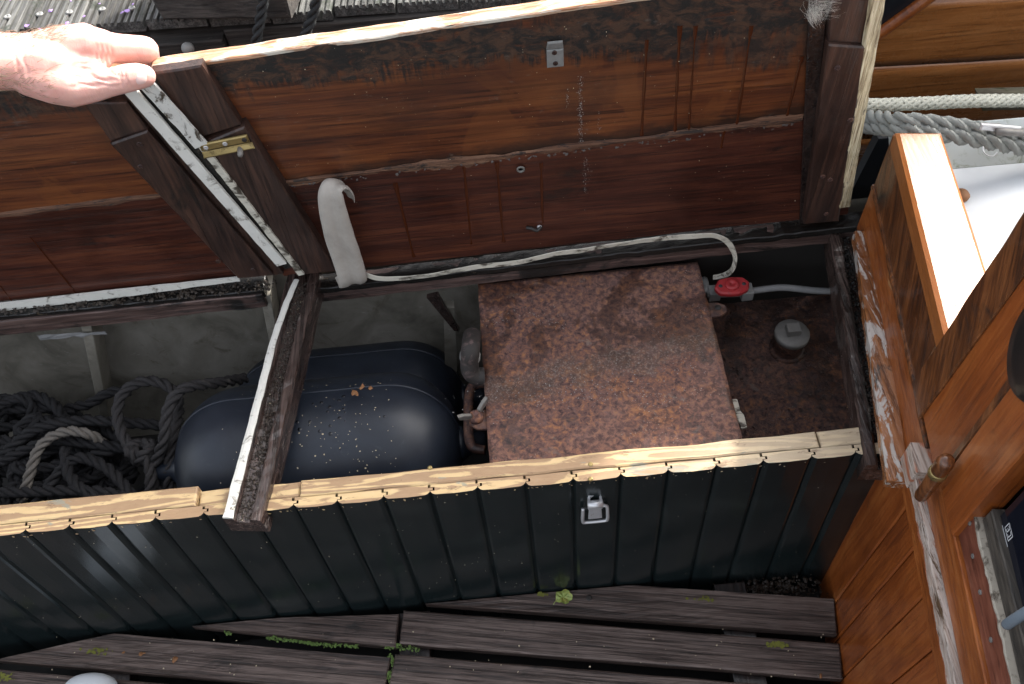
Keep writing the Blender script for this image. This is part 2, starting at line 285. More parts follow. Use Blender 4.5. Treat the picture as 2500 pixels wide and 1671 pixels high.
M['nail'] = flat('fingernail', (.72,.50,.46), .3, var=.05, bump=0); M['hair'] = flat('arm_hair', (.30,.22,.15), .5, bump=0); M['fluff'] = flat('seed_fluff', (.70,.68,.62), .7, bump=0); M['petal'] = flat('purple_petal', (.32,.20,.50), .6, bump=0)
M['varn_flake'] = flat('lifted_varnish', (.085,.07,.064), .3, var=.4, sc_=90); M['drop'] = flat('water_drop', (.008,.009,.012), .04, var=.1, bump=0)
M['chalk'] = flat('chalk_grey', (.30,.29,.28), .9)
M['bluegrey'] = flat('blue_grey_metal', (.18,.22,.26), .5, var=.25)
M['lichen'] = flat('lichen', (.15,.155,.025), .9, var=.4, sc_=120)
M['block_wood'] = wood('mossy_block_wood', (.05,.045,.03), (.13,.115,.075), (.22,.20,.13), 0, .8, .8, dirt=((.06,.07,.02), .5, .65, 30))
M['dark_boat'] = flat('dark_boat_paint', (.012,.014,.018), .35, var=.3)
def skin():
    g = G('skin', False); n = g.noise(34, 5, .6, .4); n2 = g.noise(12, 4, .6)
    col = g.mix(n, (.64,.32,.265), (.75,.45,.385)); col = g.mix(g.ma('MULTIPLY', g.ss(n2, .5, .7), .4), col, (.66,.27,.235))
    cre = g.ma('ADD', g.ma('MULTIPLY', g.noise((150, 60, 34), 4, .65, 1.0), .5), g.ma('MULTIPLY', g.noise(420, 3, .7), .3))
    g.out(col, .46, g.bump(cre, .55, .0016)); b = g.b
    b.inputs['Subsurface Weight'].default_value = .22; b.inputs['Subsurface Radius'].default_value = (.012, .004, .002); b.inputs['Subsurface Scale'].default_value = .6
    return g.m
M['skin'] = skin()

# ------------------------------------------------------------------ builders
def link(name, me, mats, parent=None, smooth=False):
    o = bpy.data.objects.new(name, me); COL.objects.link(o)
    for mm in (mats if isinstance(mats, (list, tuple)) else [mats]): me.materials.append(M[mm])
    if smooth:
        for p in me.polygons: p.use_smooth = True
    if parent is not None:
        o.parent = parent; q = parent
        inv = Matrix.Identity(4)
        mw = Matrix.Identity(4)
        while q is not None:
            mw = Matrix.LocRotScale(q.location, q.rotation_euler, q.scale) @ (mw if q.parent is None else q.matrix_parent_inverse @ mw) if False else mw
            q = q.parent
        o.matrix_parent_inverse = WM[parent.name].inverted()
    WM[o.name] = Matrix.Identity(4)
    return o
WM = {}
def mesh(name, vs, fs, mats, parent=None, smooth=False):
    me = bpy.data.meshes.new(name); me.from_pydata([tuple(v) for v in vs], [], fs); me.update()
    return link(name, me, mats, parent, smooth)
def frombm(name, bm, mats, parent=None, smooth=False):
    me = bpy.data.meshes.new(name); bmesh.ops.recalc_face_normals(bm, faces=bm.faces); bm.to_mesh(me); bm.free()
    return link(name, me, mats, parent, smooth)
def tag(o, label, cat=None, group=None, kind=None):
    o['label'] = label
    if cat: o['category'] = cat
    if group: o['group'] = group
    if kind: o['kind'] = kind
    return o
def kind(o, k): o['kind'] = k; return o
def thing(name, label, cat, loc=(0,0,0), group=None):
    o = bpy.data.objects.new(name, None); COL.objects.link(o); o.location = loc; o.empty_display_size = .05
    WM[o.name] = Matrix.Translation(loc)
    return tag(o, label, cat, group)
def struct(o): o['kind'] = 'structure'; return o
def nz(p, s, seed=0): return noise.noise(V((p[0]*s+seed*3.1, p[1]*s-seed*1.7, p[2]*s+seed)))

def plank(name, a, b, c, d, th, mats, parent=None, n=20, m=3, bev=.002, rough=.0006, rs=18, wob=0.0, wv=None, matfn=None):
    """board: top face corners a-b (long edge) and d-c; th = thickness behind the face"""
    a, b, c, d = V(a), V(b), V(c), V(d)
    nr = (b-a).cross(d-a)
    if nr.length < 1e-9: nr = (b-a).cross(c-b)
    nr.normalize()
    Lx = max((b-a).length, (c-d).length, 1e-6); Ly = max((d-a).length, (c-b).length, 1e-6)
    us = [0, min(.3, bev/Lx)] + [i/n for i in range(1, n)] + [1-min(.3, bev/Lx), 1]
    vs_ = [0, min(.3, bev/Ly)] + [i/m for i in range(1, m)] + [1-min(.3, bev/Ly), 1]
    us = sorted(set(us)); vs_ = sorted(set(vs_)); nu, nv = len(us), len(vs_)
    V_, Fc = [], []
    seed = rnd.random()*50
    for i, u in enumerate(us):
        for j, v in enumerate(vs_):
            p = a.lerp(b, u).lerp(d.lerp(c, u), v)
            border = (i in (0, nu-1)) + (j in (0, nv-1))
            if wob:
                k = 1 if j < nv/2 else -1
                e_ = (d-a).normalized()
                if j in (0, 1): p = p + e_*wob*nz(p, 14, seed)
                if j in (nv-1, nv-2): p = p + e_*wob*nz(p, 14, seed+9)
            p = p - nr*(bev*.7 if border else 0) + nr*rough*nz(p, rs, seed)
            V_.append(p)
    for i in range(nu-1):
        for j in range(nv-1):
            q = i*nv+j; Fc.append((q, q+nv, q+nv+1, q+1))
    ring = [i*nv for i in range(nu)] + [(nu-1)*nv+j for j in range(1, nv)] + [i*nv+nv-1 for i in range(nu-2, -1, -1)] + [j for j in range(nv-2, 0, -1)]
    base = len(V_)
    for r in ring: V_.append(V_[r] - nr*(th-(bev*.7)))
    k = len(ring)
    for i in range(k): Fc.append((ring[i], base+i, base+(i+1) % k, ring[(i+1) % k]))
    Fc.append(tuple(base+i for i in range(k)))
    return mesh(name, V_, Fc, mats, parent)

def box(name, p0, p1, mats, parent=None, bev=.001):
    bm = bmesh.new(); bmesh.ops.create_cube(bm, size=1)
    p0, p1 = V(p0), V(p1)
    for v in bm.verts: v.co = V([(p0[i]+p1[i])/2 + v.co[i]*(p1[i]-p0[i]) for i in range(3)])
    if bev: bmesh.ops.bevel(bm, geom=list(bm.edges), offset=bev, segments=2, affect='EDGES', profile=.6)
    return frombm(name, bm, mats, parent)

def sweep(name, path, sec, side, mats, parent=None, rough=0, rs=30, smooth=False, closed=True, taper=None):
    """sweep a section of (w, h) points along path; w along `side`, h along side x tangent (up)"""
    V_, Fc = [], []; n = len(sec); P = [V(p) for p in path]; seed = rnd.random()*40
    for i, p in enumerate(P):
        t = (P[min(i+1, len(P)-1)] - P[max(i-1, 0)]).normalized()
        s = V(side[i] if isinstance(side, list) else side); s = (s - t*s.dot(t)).normalized(); up = s.cross(t)
        k = taper(i/(len(P)-1)) if taper else 1
        for (w_, h_) in sec:
            q = p + s*w_*k + up*h_*k
            if rough: q += V((nz(q, rs, seed), nz(q, rs, seed+5), nz(q, rs, seed+9)))*rough
            V_.append(q)
    for i in range(len(P)-1):
        for j in range(n if closed else n-1):
            a_ = i*n+j; b_ = i*n+(j+1) % n; Fc.append((a_, b_, b_+n, a_+n))
    if closed: Fc.append(tuple(range(n-1, -1, -1))); Fc.append(tuple((len(P)-1)*n+j for j in range(n)))
    o = mesh(name, V_, Fc, mats, parent, smooth)
    bm = bmesh.new(); bm.from_mesh(o.data); bmesh.ops.recalc_face_normals(bm, faces=bm.faces); bm.to_mesh(o.data); bm.free()
    return o
def lin(a, b, n): return [V(a).lerp(V(b), i/n) for i in range(n+1)]
def cr(pts, per=8):
    P = [V(p) for p in pts]; out = []
    for i in range(len(P)-1):
        p0, p1, p2, p3 = P[max(i-1, 0)], P[i], P[i+1], P[min(i+2, len(P)-1)]
        for k in range(per):
            t = k/per; out.append(.5*((2*p1)+(p2-p0)*t+(2*p0-5*p1+4*p2-p3)*t*t+(3*p1-p0-3*p2+p3)*t**3))
    out.append(P[-1]); return out
def circ(r, n=10, sx=1, sy=1): return [(r*sx*math.cos(2*math.pi*i/n), r*sy*math.sin(2*math.pi*i/n)) for i in range(n)]
def resample(P, step):
    out = [P[0]]; acc = 0
    for a, b in zip(P, P[1:]):
        L = (b-a).length; 
        while acc + L >= step and L > 1e-9:
            k = (step-acc)/L; a = a.lerp(b, k); out.append(a); L = (b-a).length; acc = 0
        acc += L
    out.append(P[-1]); return out
def frames(P):
    T = [(P[min(i+1, len(P)-1)]-P[max(i-1, 0)]).normalized() for i in range(len(P))]
    N = T[0].orthogonal().normalized(); out = []
    for t in T:
        N = (N - t*N.dot(t)); N = N.normalized() if N.length > 1e-6 else t.orthogonal().normalized()
        out.append((t, N, t.cross(N)))
    return out
def rope_geo(pts, R, pitch=None, strands=3, seg=6, step=None, V_=None, Fc=None):
    pitch = pitch or R*6.5; step = step or R*.75
    P = resample(cr(pts, 10), step); FR = frames(P); V_ = V_ if V_ is not None else []; Fc = Fc if Fc is not None else []
    rs_ = R*(.56 if strands == 3 else .5); ro = R*.5
    for s in range(strands):
        base = len(V_); L = 0
        for i, p in enumerate(P):
            if i: L += (P[i]-P[i-1]).length
            t, N, B = FR[i]; a = 2*math.pi*(L/pitch + s/strands); c = p + (N*math.cos(a)+B*math.sin(a))*ro
            rd = N*math.cos(a)+B*math.sin(a); tg = (-N*math.sin(a)+B*math.cos(a))
            for k in range(seg):
                q = 2*math.pi*k/seg; V_.append(c + (rd*math.cos(q)+tg*math.sin(q))*rs_)
        for i in range(len(P)-1):
            for k in range(seg):
                a_ = base+i*seg+k; b_ = base+i*seg+(k+1) % seg; Fc.append((a_, b_, b_+seg, a_+seg))
        Fc.append(tuple(base+k for k in range(seg-1, -1, -1))); Fc.append(tuple(base+(len(P)-1)*seg+k for k in range(seg)))
    return V_, Fc
def rope(name, pts, R, mat, parent=None, **kw):
    v, f = rope_geo(pts, R, **kw); return mesh(name, v, f, mat, parent, True)
def tube(name, pts, R, mat, parent=None, n=10, per=6, taper=None): 
    P = cr(pts, per); FR = frames(P); V_, Fc = [], []
    for i, (p, (t, N, B)) in enumerate(zip(P, FR)):
        r = R*(taper(i/(len(P)-1)) if taper else 1)
        for k in range(n): q = 2*math.pi*k/n; V_.append(p+(N*math.cos(q)+B*math.sin(q))*r)
    for i in range(len(P)-1):
        for k in range(n): a = i*n+k; b = i*n+(k+1) % n; Fc.append((a, b, b+n, a+n))
    Fc.append(tuple(range(n-1, -1, -1))); Fc.append(tuple((len(P)-1)*n+k for k in range(n)))
    return mesh(name, V_, Fc, mat, parent, True)
def lathe(name, p, axis, prof, mat, parent=None, n=24, smooth=True, squash=None):
    """prof: (radius, along) pairs"""
    t = V(axis).normalized(); N = t.orthogonal().normalized(); B = t.cross(N); V_, Fc = [], []
    for (r, h) in prof:
        for k in range(n): q = 2*math.pi*k/n; V_.append(V(p)+t*h+(N*math.cos(q)+B*math.sin(q))*max(r, 1e-4))
    for i in range(len(prof)-1):
        for k in range(n): a = i*n+k; b = i*n+(k+1) % n; Fc.append((a, b, b+n, a+n))
    Fc.append(tuple(range(n-1, -1, -1))); Fc.append(tuple((len(prof)-1)*n+k for k in range(n)))
    o = mesh(name, V_, Fc, mat, parent, smooth)
    return o
def screw(name, p, nrm, r, mat, parent):
    nrm = V(nrm).normalized()
    return lathe(name, V(p), nrm, [(r, -.002), (r, .0006), (r*.85, .0012), (r*.45, .0013), (r*.38, .0004), (.0002, .0004)], mat, parent, 12, False)
def extrude(name, pts, vec, mats, parent=None, bev=.001):
    bm = bmesh.new(); vs = [bm.verts.new(V(p)) for p in pts]; f = bm.faces.new(vs)
    r = bmesh.ops.extrude_face_region(bm, geom=[f]); bmesh.ops.translate(bm, vec=V(vec), verts=[v for v in r['geom'] if isinstance(v, bmesh.types.BMVert)])
    bmesh.ops.recalc_face_normals(bm, faces=bm.faces)
    if bev: bmesh.ops.bevel(bm, geom=list(bm.edges), offset=bev, segments=1, affect='EDGES')
    return frombm(name, bm, mats, parent)
def crumbs(name, pts, size, mat, parent=None, flatn=.35):
    """small irregular bits joined into one piece of stuff; pts: (point, normal)"""
    V_, Fc = [], []
    for p, nr in pts:
        nr = V(nr).normalized(); t = nr.orthogonal().normalized(); t.rotate(Matrix.Rotation(rnd.random()*6.28, 3, nr)); b = nr.cross(t)
        s = size*rnd.uniform(.4, 1.5); k = rnd.choice((4, 5, 5, 6)); base = len(V_); el = rnd.uniform(.35, 1)
        for i in range(k):
            q = 2*math.pi*i/k+rnd.uniform(-.3, .3); rr = s*rnd.uniform(.6, 1.1); V_.append(V(p)+t*math.cos(q)*rr+b*math.sin(q)*rr*el+nr*s*rnd.uniform(0, .12))
        V_.append(V(p)+nr*s*flatn*rnd.uniform(.5, 1.2)+t*s*rnd.uniform(-.2, .2))
        for i in range(k): Fc.append((base+i, base+(i+1) % k, base+k))
    o = mesh(name, V_, Fc, mat, parent); o['kind'] = 'stuff'; return o

# ================================================================== THE SETTING
struct(mesh('water', [(-60,-60,-.7),(60,-60,-.7),(60,60,-.7),(-60,60,-.7)], [(0,1,2,3)], 'water'))
# locker interior: hull side, floor, ends
def hull_side():
    V_, Fc = [], []; nx = 40
    prof = [(.40,-.25),(.455,-.05),(.485,.10),(.505,.25),(.515,.40),(.517,.44)]
    for i in range(nx+1):
        x = -1.7+2.35*i/nx
        for (y, z) in prof: V_.append((x, y+.004*nz((x, y, z), 4), z))
    k = len(prof)
    for i in range(nx):
        for j in range(k-1): a = i*k+j; Fc.append((a, a+k, a+k+1, a+1))
    return mesh('hull_side', V_, Fc, 'hull_grey', None, True)
hs = struct(hull_side())
for (xt, yt, xb, yb, wd) in ((186,752,226,940,.020), (606,728,640,900,.019), (-190,800,-140,980,.020)):
    tp_, bt_ = aty(xt, yt, .452), aty(xb, yb, .430); ex = (tp_-bt_)*.25; w_ = V((wd, 0, 0))
    plank('frame', bt_-ex*2, bt_-ex*2+w_, tp_+ex+w_, tp_+ex, .07, 'frame_grey', hs, n=3, m=14, rough=.0015, bev=.0015)
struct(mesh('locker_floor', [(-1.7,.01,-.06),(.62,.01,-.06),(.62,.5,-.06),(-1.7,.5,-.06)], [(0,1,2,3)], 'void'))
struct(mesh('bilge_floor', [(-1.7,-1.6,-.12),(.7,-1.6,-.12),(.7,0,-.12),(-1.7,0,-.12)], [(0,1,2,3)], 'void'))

# ------------------------------------------------------------------ cockpit sole: loose planks
sole = thing('cockpit_sole', 'dark brown weathered plank floor of the cockpit below the black locker front', 'floor', (0,-.3,0))
sole['kind'] = 'structure'; del sole['category']
GD = V((1, -.17, 0)).normalized(); GM = V((.17, 1, 0)).normalized()
def sp(x, off): # point on floor at given x, and offset across the planks
    y = (off*math.hypot(1, .17) - .17*x)/1.0
    return V((x, y, 0))
PF = lambda x: V((x, -.024, 0))
def soleplank(pts, seed):
    a, b, c, d = pts
    return plank('plank', a, b, c, d, .022, 'sole', sole, n=36, m=5, bev=.003, rough=.0016, rs=26, wob=.0012)
k = .986
# offsets: gap lines measured on the floor
soleplank((sp(-.28,-.0735), sp(.472,-.0735), sp(.486,-.006), V((-.145,-.026,0))), 1) if False else None
# first plank: wedge against the locker front
soleplank((sp(-.295,-.0735), sp(.470,-.0735), sp(.483,-.006), V((.11,-.026,0))), 1)
soleplank((sp(-.345,-.1535), sp(.458,-.1535), sp(.470,-.0895), sp(-.337,-.0895)), 2)
soleplank((V((-.752,-.026,0)), sp(-.353,-.1605), sp(-.346,-.0975), V((-.575,-.026,0))), 3)
soleplank((sp(-.368,-.246), sp(.445,-.246), sp(.457,-.1735), sp(-.353,-.1735)), 4)
soleplank((sp(-1.135,-.246), sp(-.376,-.246), sp(-.361,-.1805), V((-.905,-.026,0))), 5)
soleplank((sp(-1.6,-.337), sp(-.20,-.337), sp(-.195,-.262), sp(-1.6,-.262)), 6)
soleplank((sp(-.188,-.337), sp(.43,-.337), sp(.443,-.262), sp(-.183,-.262)), 7)
for i in range(8):
    o1 = -.352-.092*i; soleplank((sp(-1.6, o1-.078), sp(.43-.012*i, o1-.078), sp(.44-.012*i, o1), sp(-1.6, o1)), 8+i)
for xb in (-.32, -.9, .30): # bearers under the planks
    plank('bearer', (xb-.03,-1.3,-.026), (xb+.03,-1.3,-.026), (xb+.03,-.03,-.026), (xb-.03,-.03,-.026), .04, 'black_wood', sole, n=2, m=12)
# side edges of the sole and screw recesses
for (x, y) in ((1350,1370),):
    p = atz(x, y, .0012); lathe('screw', p-V((0,0,.003)), (0,0,1), [(.006,0),(.006,.0022),(.004,.003),(.0005,.003)], 'dark_metal', sole, 14, False)

# ================================================================== LOCKER FRONT
lk = thing('locker_bench', 'black tongue-and-groove cockpit locker with part-stripped cream top rail, open to show its contents', 'locker', (-.3, 0, 0))
GX = [63,170,273.5,380,498,609,717,823,936,1050,1166,1284,1399.6,1517,1633,1751.5,1867,1987,2096]
GX = [at(g/SC, (1297-(1297-1120)*g/2096 if g < 0 else 0)/SC if False else (1220 if g < 900 else 1165)/SC, 2, H).x if False else None for g in GX]
ys = lambda g: 1297-g*.0990+g*g*.0000078
GX = [at(g/SC, ys(g)/SC, 2, H).x for g in [63,170,273.5,380,498,609,717,823,936,1050,1166,1284,1399.6,1517,1633,1751.5,1867,1987,2096]]
x = GX[0]
while x > -1.55: x -= .0735; GX.insert(0, x)
GX.append(GX[-1]+.0745)
ZB = -.11
def board(x0, x1):
    """tongue and groove board: plan outline extruded down, face leaning out at the foot"""
    g = .0006; T = .019; bw = .0075; bd = .0058
    pl = [(x0+g, bd), (x0+g+bw*.45, bd*.42), (x0+g+bw, .0005), ((x0+x1)/2, -.0006), (x1-g-bw, .0005), (x1-g-bw*.45, bd*.42), (x1-g, bd), (x1-g, .0085), (x1+.0042, .0088), (x1+.0042, .0128), (x1-g-.0026, .0132), (x1-g-.0026, T), (x0+g, T), (x0+g, .0136), (x0+.0072, .0134), (x0+.0072, .0080), (x0+g, .0078)]
    n = len(pl); zs = [H-.0005, H-.002, .34, .25, .16, .06, ZB]; V_, Fc = [], []; sd_ = rnd.random()*20
    dz = rnd.uniform(-.0008, .0008)
    for i, z in enumerate(zs):
        for (px, py) in pl:
            lean = -.022*(H-z)/H; V_.append((px, py+lean+(.0012*nz((px, z, 0), 9, sd_) if py < .004 else 0)+(.0005 if i == 0 and py < .006 else 0), z+(dz if i < 2 else 0)))
    Fc.append(tuple(range(n))); mi = [1]
    for i in range(len(zs)-1):
        for j in range(n):
            a = i*n+j; b = i*n+(j+1) % n; Fc.append((a, a+n, b+n, b)); mi.append(0)
    Fc.append(tuple((len(zs)-1)*n+j for j in range(n-1, -1, -1))); mi.append(0)
    o = mesh('board', V_, Fc, ['black_paint', 'stripped'], lk)
    for p, q in zip(o.data.polygons, mi): p.material_index = q
    bm = bmesh.new(); bm.from_mesh(o.data); bmesh.ops.recalc_face_normals(bm, faces=bm.faces); bm.to_mesh(o.data); bm.free()
for x0, x1 in zip(GX, GX[1:]): board(x0, x1)
# backing rail behind the boards (pieces as in the photograph)
def railx(xd, yd): return atz(xd, yd, H).x
def rail(xa, xb, z, y1=.050, y0=.0195, name='rail', w1=.0025):
    plank(name, (xa, y0, z), (xb, y0, z), (xb, y1, z), (xa, y1, z), .034, 'stripped', lk, n=40, m=3, bev=.0025, rough=.0008, rs=22, wob=w1)
xl1 = railx(452, 1135); xr0 = railx(690, 1110); xr1 = railx(1878, 1030)
rail(-1.6, xl1, H+.003, .053); rail(xl1+.003, xr0-.003, H-.004, .048); rail(xr0, xr1, H+.003, .046); rail(xr1+.004, railx(1975, 1020)+.01, H-.001, .049, name='rail_block')
for xa, xb in ((-1.6, xl1), (xr0, xr1)):   # lip of the rail that lies over the boards
    pass
for (xd, yd) in ((1353, 1064), (1353, 1098), (985, 1072)):
    p = atz(xd, yd, H+.0032); lathe('screw', p-V((0,0,.002)), (0,0,1), [(.004,0),(.004,.0022),(.0025,.0026),(.0003,.0022)], 'brass', lk, 12)
# ---- toggle latch on the front
lt = thing('x', '', '') if False else None
LC = aty(1362, 1157, -.006); LX = LC.x; LZ = LC.z
lp = lathe('latch', (LX, -.001, LZ+.022), (0,-1,0), [(.001,0),(.001,.001)], 'steel', lk, 6)
bpy.data.objects.remove(lp)
lat = plank('latch', (LX-.012,-.0045,LZ-.004), (LX+.012,-.0045,LZ-.004), (LX+.012,-.0035,LZ+.032), (LX-.012,-.0035,LZ+.032), .003, 'steel', lk, n=3, m=4, rough=0)
tag(lat, 'steel toggle latch on the black front')
plank('lever', (LX-.0115,-.019,LZ-.028), (LX+.0115,-.019,LZ-.028), (LX+.0100,-.016,LZ+.012), (LX-.0100,-.016,LZ+.012), .003, 'steel', lat, n=4, m=6, rough=.0004)
sweep('clip', [(LX-.0125,-.014,LZ+.020),(LX+.0125,-.014,LZ+.020)], circ(.0068, 12), (0,0,1), 'steel', lat, smooth=True)
for s_ in (-1, 1): plank('cheek', (LX+s_*.0095-.002,-.018,LZ+.006), (LX+s_*.0095+.002,-.018,LZ+.006), (LX+s_*.0095+.002,-.016,LZ+.027), (LX+s_*.0095-.002,-.016,LZ+.027), .014, 'steel', lat, n=2, m=3, rough=0)
q = .0195; tube('ring', [(LX-q,-.012,LZ+.002),(LX-q-.001,-.016,LZ-.014),(LX-q-.001,-.018,LZ-.034),(LX-q+.004,-.018,LZ-.0395),(LX+q-.004,-.018,LZ-.0395),(LX+q+.001,-.018,LZ-.034),(LX+q+.001,-.016,LZ-.014),(LX+q,-.012,LZ+.002),(LX+q-.006,-.011,LZ+.006)], .0030, 'steel', lat, 8, 5)
# ---- divider gutter between the two openings
DF0 = atz(513, 1192, .432); DF1 = atz(603, 1190, .432); DB0 = atz(655, 648, .425); DB1 = atz(728, 650, .425)
gd = (DB0-DF0).normalized(); gs = V((1,0,0)); gw0 = (DF1-DF0).length; gw1 = (DB1-DB0).length
gsec = [(0,-.040),(0,.0),(.001,.0035),(.017,.0035),(.0195,-.006),(.040,-.008),(.043,.0005),(.046,.002),(.060,.0015),(.062,-.002),(.0645,-.040)]
kk = gw0/.0645
gp = lin(DF0, DB0+gd*.03, 40)
gut = sweep('divider_gutter', gp, [(a*kk, b) for a, b in gsec], gs, 'gutter', lk, rough=.0018, rs=60)
# white seal on its left ridge, kinking over towards the hinge
spth = [(DF0.lerp(DB0, t) + V((.008*kk + (.013*max(0, (t-.72)/.28)**1.4 if t > .72 else 0), 0, .0045))) for t in [i/36 for i in range(37)]]
sweep('seal_strip', spth, [(-.0075,0),(-.007,.003),(-.002,.0045),(.004,.004),(.0075,.002),(.0075,0)], gs, 'seal', lk, rough=.0012, rs=50, taper=lambda t: 1.05-.35*t)
deb = []
for i in range(900):
    t = rnd.random(); w_ = rnd.uniform(.020, .040)*kk; deb.append((DF0.lerp(DB0, t)+gs*w_+V((0,0,-.0062)), (rnd.uniform(-.3,.3),rnd.uniform(-.3,.3),1)))
crumbs('gutter_dirt', deb, .0026, 'dirt', lk, .8)
crumbs('gutter_grit', deb[:170], .0015, 'flake', lk, .6)
# ---- hinge rails at the back
plank('hinge_rail', (-1.7,.440,.358), (-.535,.444,.376), (-.535,.446,.4125), (-1.7,.442,.405), .03, 'rail_brown', lk, n=50, m=4, rough=.0022, rs=26, wob=.003)
plank('hinge_ledge', (-1.7,.447,.416), (-.53,.449,.4205), (-.53,.490,.4185), (-1.7,.490,.4165), .02, 'black_gunk', lk, n=60, m=4, rough=.004, rs=60)
plank('hinge_rail', (-.44,.452,.364), (.60,.450,.400), (.60,.452,.438), (-.44,.454,.405), .03, 'rail_brown', lk, n=50, m=4, rough=.002, rs=26, wob=.003)
plank('hinge_ledge', (-.47,.449,.408), (.60,.449,.441), (.60,.49,.436), (-.47,.49,.402), .012, 'black_gunk', lk, n=60, m=4, rough=.003, rs=60)
crumbs('hinge_dirt', [(V((rnd.uniform(-1.3,-.5), rnd.uniform(.447,.472), .4235)), (0,-.3,1)) for i in range(420)], .0042, 'dirt', lk, .9)
# black board added as the shade behind the tank; struts beneath the lids
plank('shade_board', (-.12,.470,-.06), (.64,.470,-.06), (.64,.478,.40), (-.12,.478,.372), .01, 'void', lk, n=8, m=4)
# split strut leaning beside the rusty box
s0 = aty(985, 672, .445); s1 = aty(1045, 748, .43)
plank('strut', s0+V((-.006,0,0)), s0+V((.016,0,.004)), s1+V((.006,0,-.004)), s1+V((-.004,0,0)), .012, 'black_wood', lk, n=3, m=8, rough=.001)
plank('post', aty(1016,690,.46), aty(1040,688,.46), aty(1052,960,.44), aty(1022,960,.44), .02, 'hull_grey', lk, n=2, m=8)
# ---- wet gutter and trim along the cabin end
def TR(z, w_): pass
g0 = atz(1270/2.76/SC+1650/SC, (560+1540/2.76)/SC, .424); g1 = atz((1650+1050/2.76)/SC, (560+100/2.76)/SC, .424)
gdir = (g1-g0).normalized(); g0 = g0 - gdir*.012; g1 = g1 + gdir*.06
sweep('end_gutter', lin(g0, g1, 40), [(0,-.05),(0,-.004),(.003,0),(.016,.001),(.020,-.002),(.022,-.016),(.040,-.016),(.040,-.05)], (1,0,0), 'gutter', lk, rough=.0016, rs=60)
crumbs('gutter_dirt', [(g0.lerp(g1, rnd.random())+V((rnd.uniform(.023,.037),0,-.0155)), (rnd.uniform(-.3,.3),rnd.uniform(-.3,.3),1)) for i in range(700)], .0028, 'black_gunk', lk, .9)
t0 = atz((1650+1425/2.76)/SC, (1111+175/2.76)/SC, .503); t1 = atz((1650+1215/2.76)/SC, (560+100/2.76)/SC, .503)
tdir = (t1-t0).normalized(); t1 = t1+tdir*.03
sweep('trim', lin(t0, t1, 60), [(0,-.020),(0,-.002),(.002,0),(.031,.001),(.034,-.001),(.036,-.020)], (1,0,0), 'peeled', lk, rough=.0014, rs=50)

# ================================================================== LIDS
def lidpt(x, y, yy=.475): return aty(x, y, yy)
LT = .022
lr = thing('locker_hatch', 'raised right-hand locker hatch with brown underside, webbing strap and metal catch plate', 'hatch', (0,.486,.42), 'hinged locker hatches')
def topz(x): return .905 + .0165*(x+.554)/.415*1.0 + .012*max(0, x+.10)*2.2 if x > -.6 else .905
xlf = -.492; xrt = .565; xlt = -.553; xrr = .500
def sidex(z, xb, xt): return xb + (xt-xb)*(z-.42)/.5
# centre joint line between the two planks
j0 = lidpt(645, 418); j1 = lidpt(1842, 272)
def jz(x): return j0.z + (j1.z-j0.z)*(x-j0.x)/(j1.x-j0.x)
def lidplank(par, xb0, xt0, xb1, xt1, zf0, zf1, zt0, zt1, mat, y=.475):
    a = V((sidex(zf0, xb0, xt0), y, zf0)); b = V((sidex(zf1, xb1, xt1), y, zf1)); c = V((sidex(zt1, xb1, xt1), y, zt1)); d = V((sidex(zt0, xb0, xt0), y, zt0))
    return plank('plank', a, b, c, d, LT-.001, mat, par, n=60, m=10, bev=.001, rough=.0016, rs=9)
lidplank(lr, xlf, xlt, xrt, xrr, .424, .446, jz(-.53)-.001, jz(.53)-.001, 'lid_wood_lower')
lidplank(lr, xlf, xlt, xrt, xrr, jz(-.53)+.001, jz(.53)+.001, topz(-.55), topz(.50), 'lid_wood')
# splintered joint
V_, Fc = [], []; N_ = 160
xa, xb_ = lidpt(650, 415).x, lidpt(1838, 272).x
for i in range(N_+1):
    xx = xa+(xb_-xa)*i/N_; zc = jz(xx); wtop = .009*(1+.9*nz((xx,0,0), 9)+.5*nz((xx,0,4), 40))*(.35+.65*abs(nz((xx,3,0), 2.5))*2); wbt = .012*(1+1.1*nz((xx,5,0), 22)+.6*nz((xx,5,4), 70))*(.3+.9*abs(nz((xx,7,0), 3.3))*1.6)
    V_ += [V((xx, .4742, zc+max(.001, wtop))), V((xx, .4722+.001*nz((xx,1,0), 60), zc+.001)), V((xx, .4736+.001*nz((xx,2,0), 80), zc-max(.0015, wbt)))]
for i in range(N_):
    for j in (0, 1): a = i*3+j; Fc.append((a, a+1, a+4, a+3))
mesh('split_joint', V_, Fc, 'raw_wood', lr)
# peeled flakes along it
crumbs('varnish_flake', [(V((xx, .4725, jz(xx)-rnd.uniform(.006,.013))), (0,-1,.2)) for xx in [xa+(xb_-xa)*rnd.random() for _ in range(90)]], .0028, 'varn_flake', lr, .2)
# top edge of the lid (sun-bleached) as a capping strip, and end grain strip on the right
plank('edge_strip', (xlt-.002,.4735,topz(-.555)+.001), (.505,.4735,topz(.505)+.001), (.505,.498,topz(.505)+.004), (xlt-.002,.498,topz(-.555)+.004), .006, 'lid_edge', lr, n=90, m=4, bev=.002, rough=.0016, rs=30, wob=.002)
plank('end_edge', (sidex(.45,xrt,xrr)+.001,.470,.45), (sidex(.93,xrt,xrr)+.001,.470,.932), (sidex(.93,xrt,xrr)+.003,.497,.932), (sidex(.45,xrt,xrr)+.003,.497,.45), .006, 'ply_edge', lr, n=50, m=4, rough=.0012, rs=40) if False else None
def zseg(name, pts, th, mat, par, **kw): return plank(name, *[V(p) for p in pts], th, mat, par, **kw)
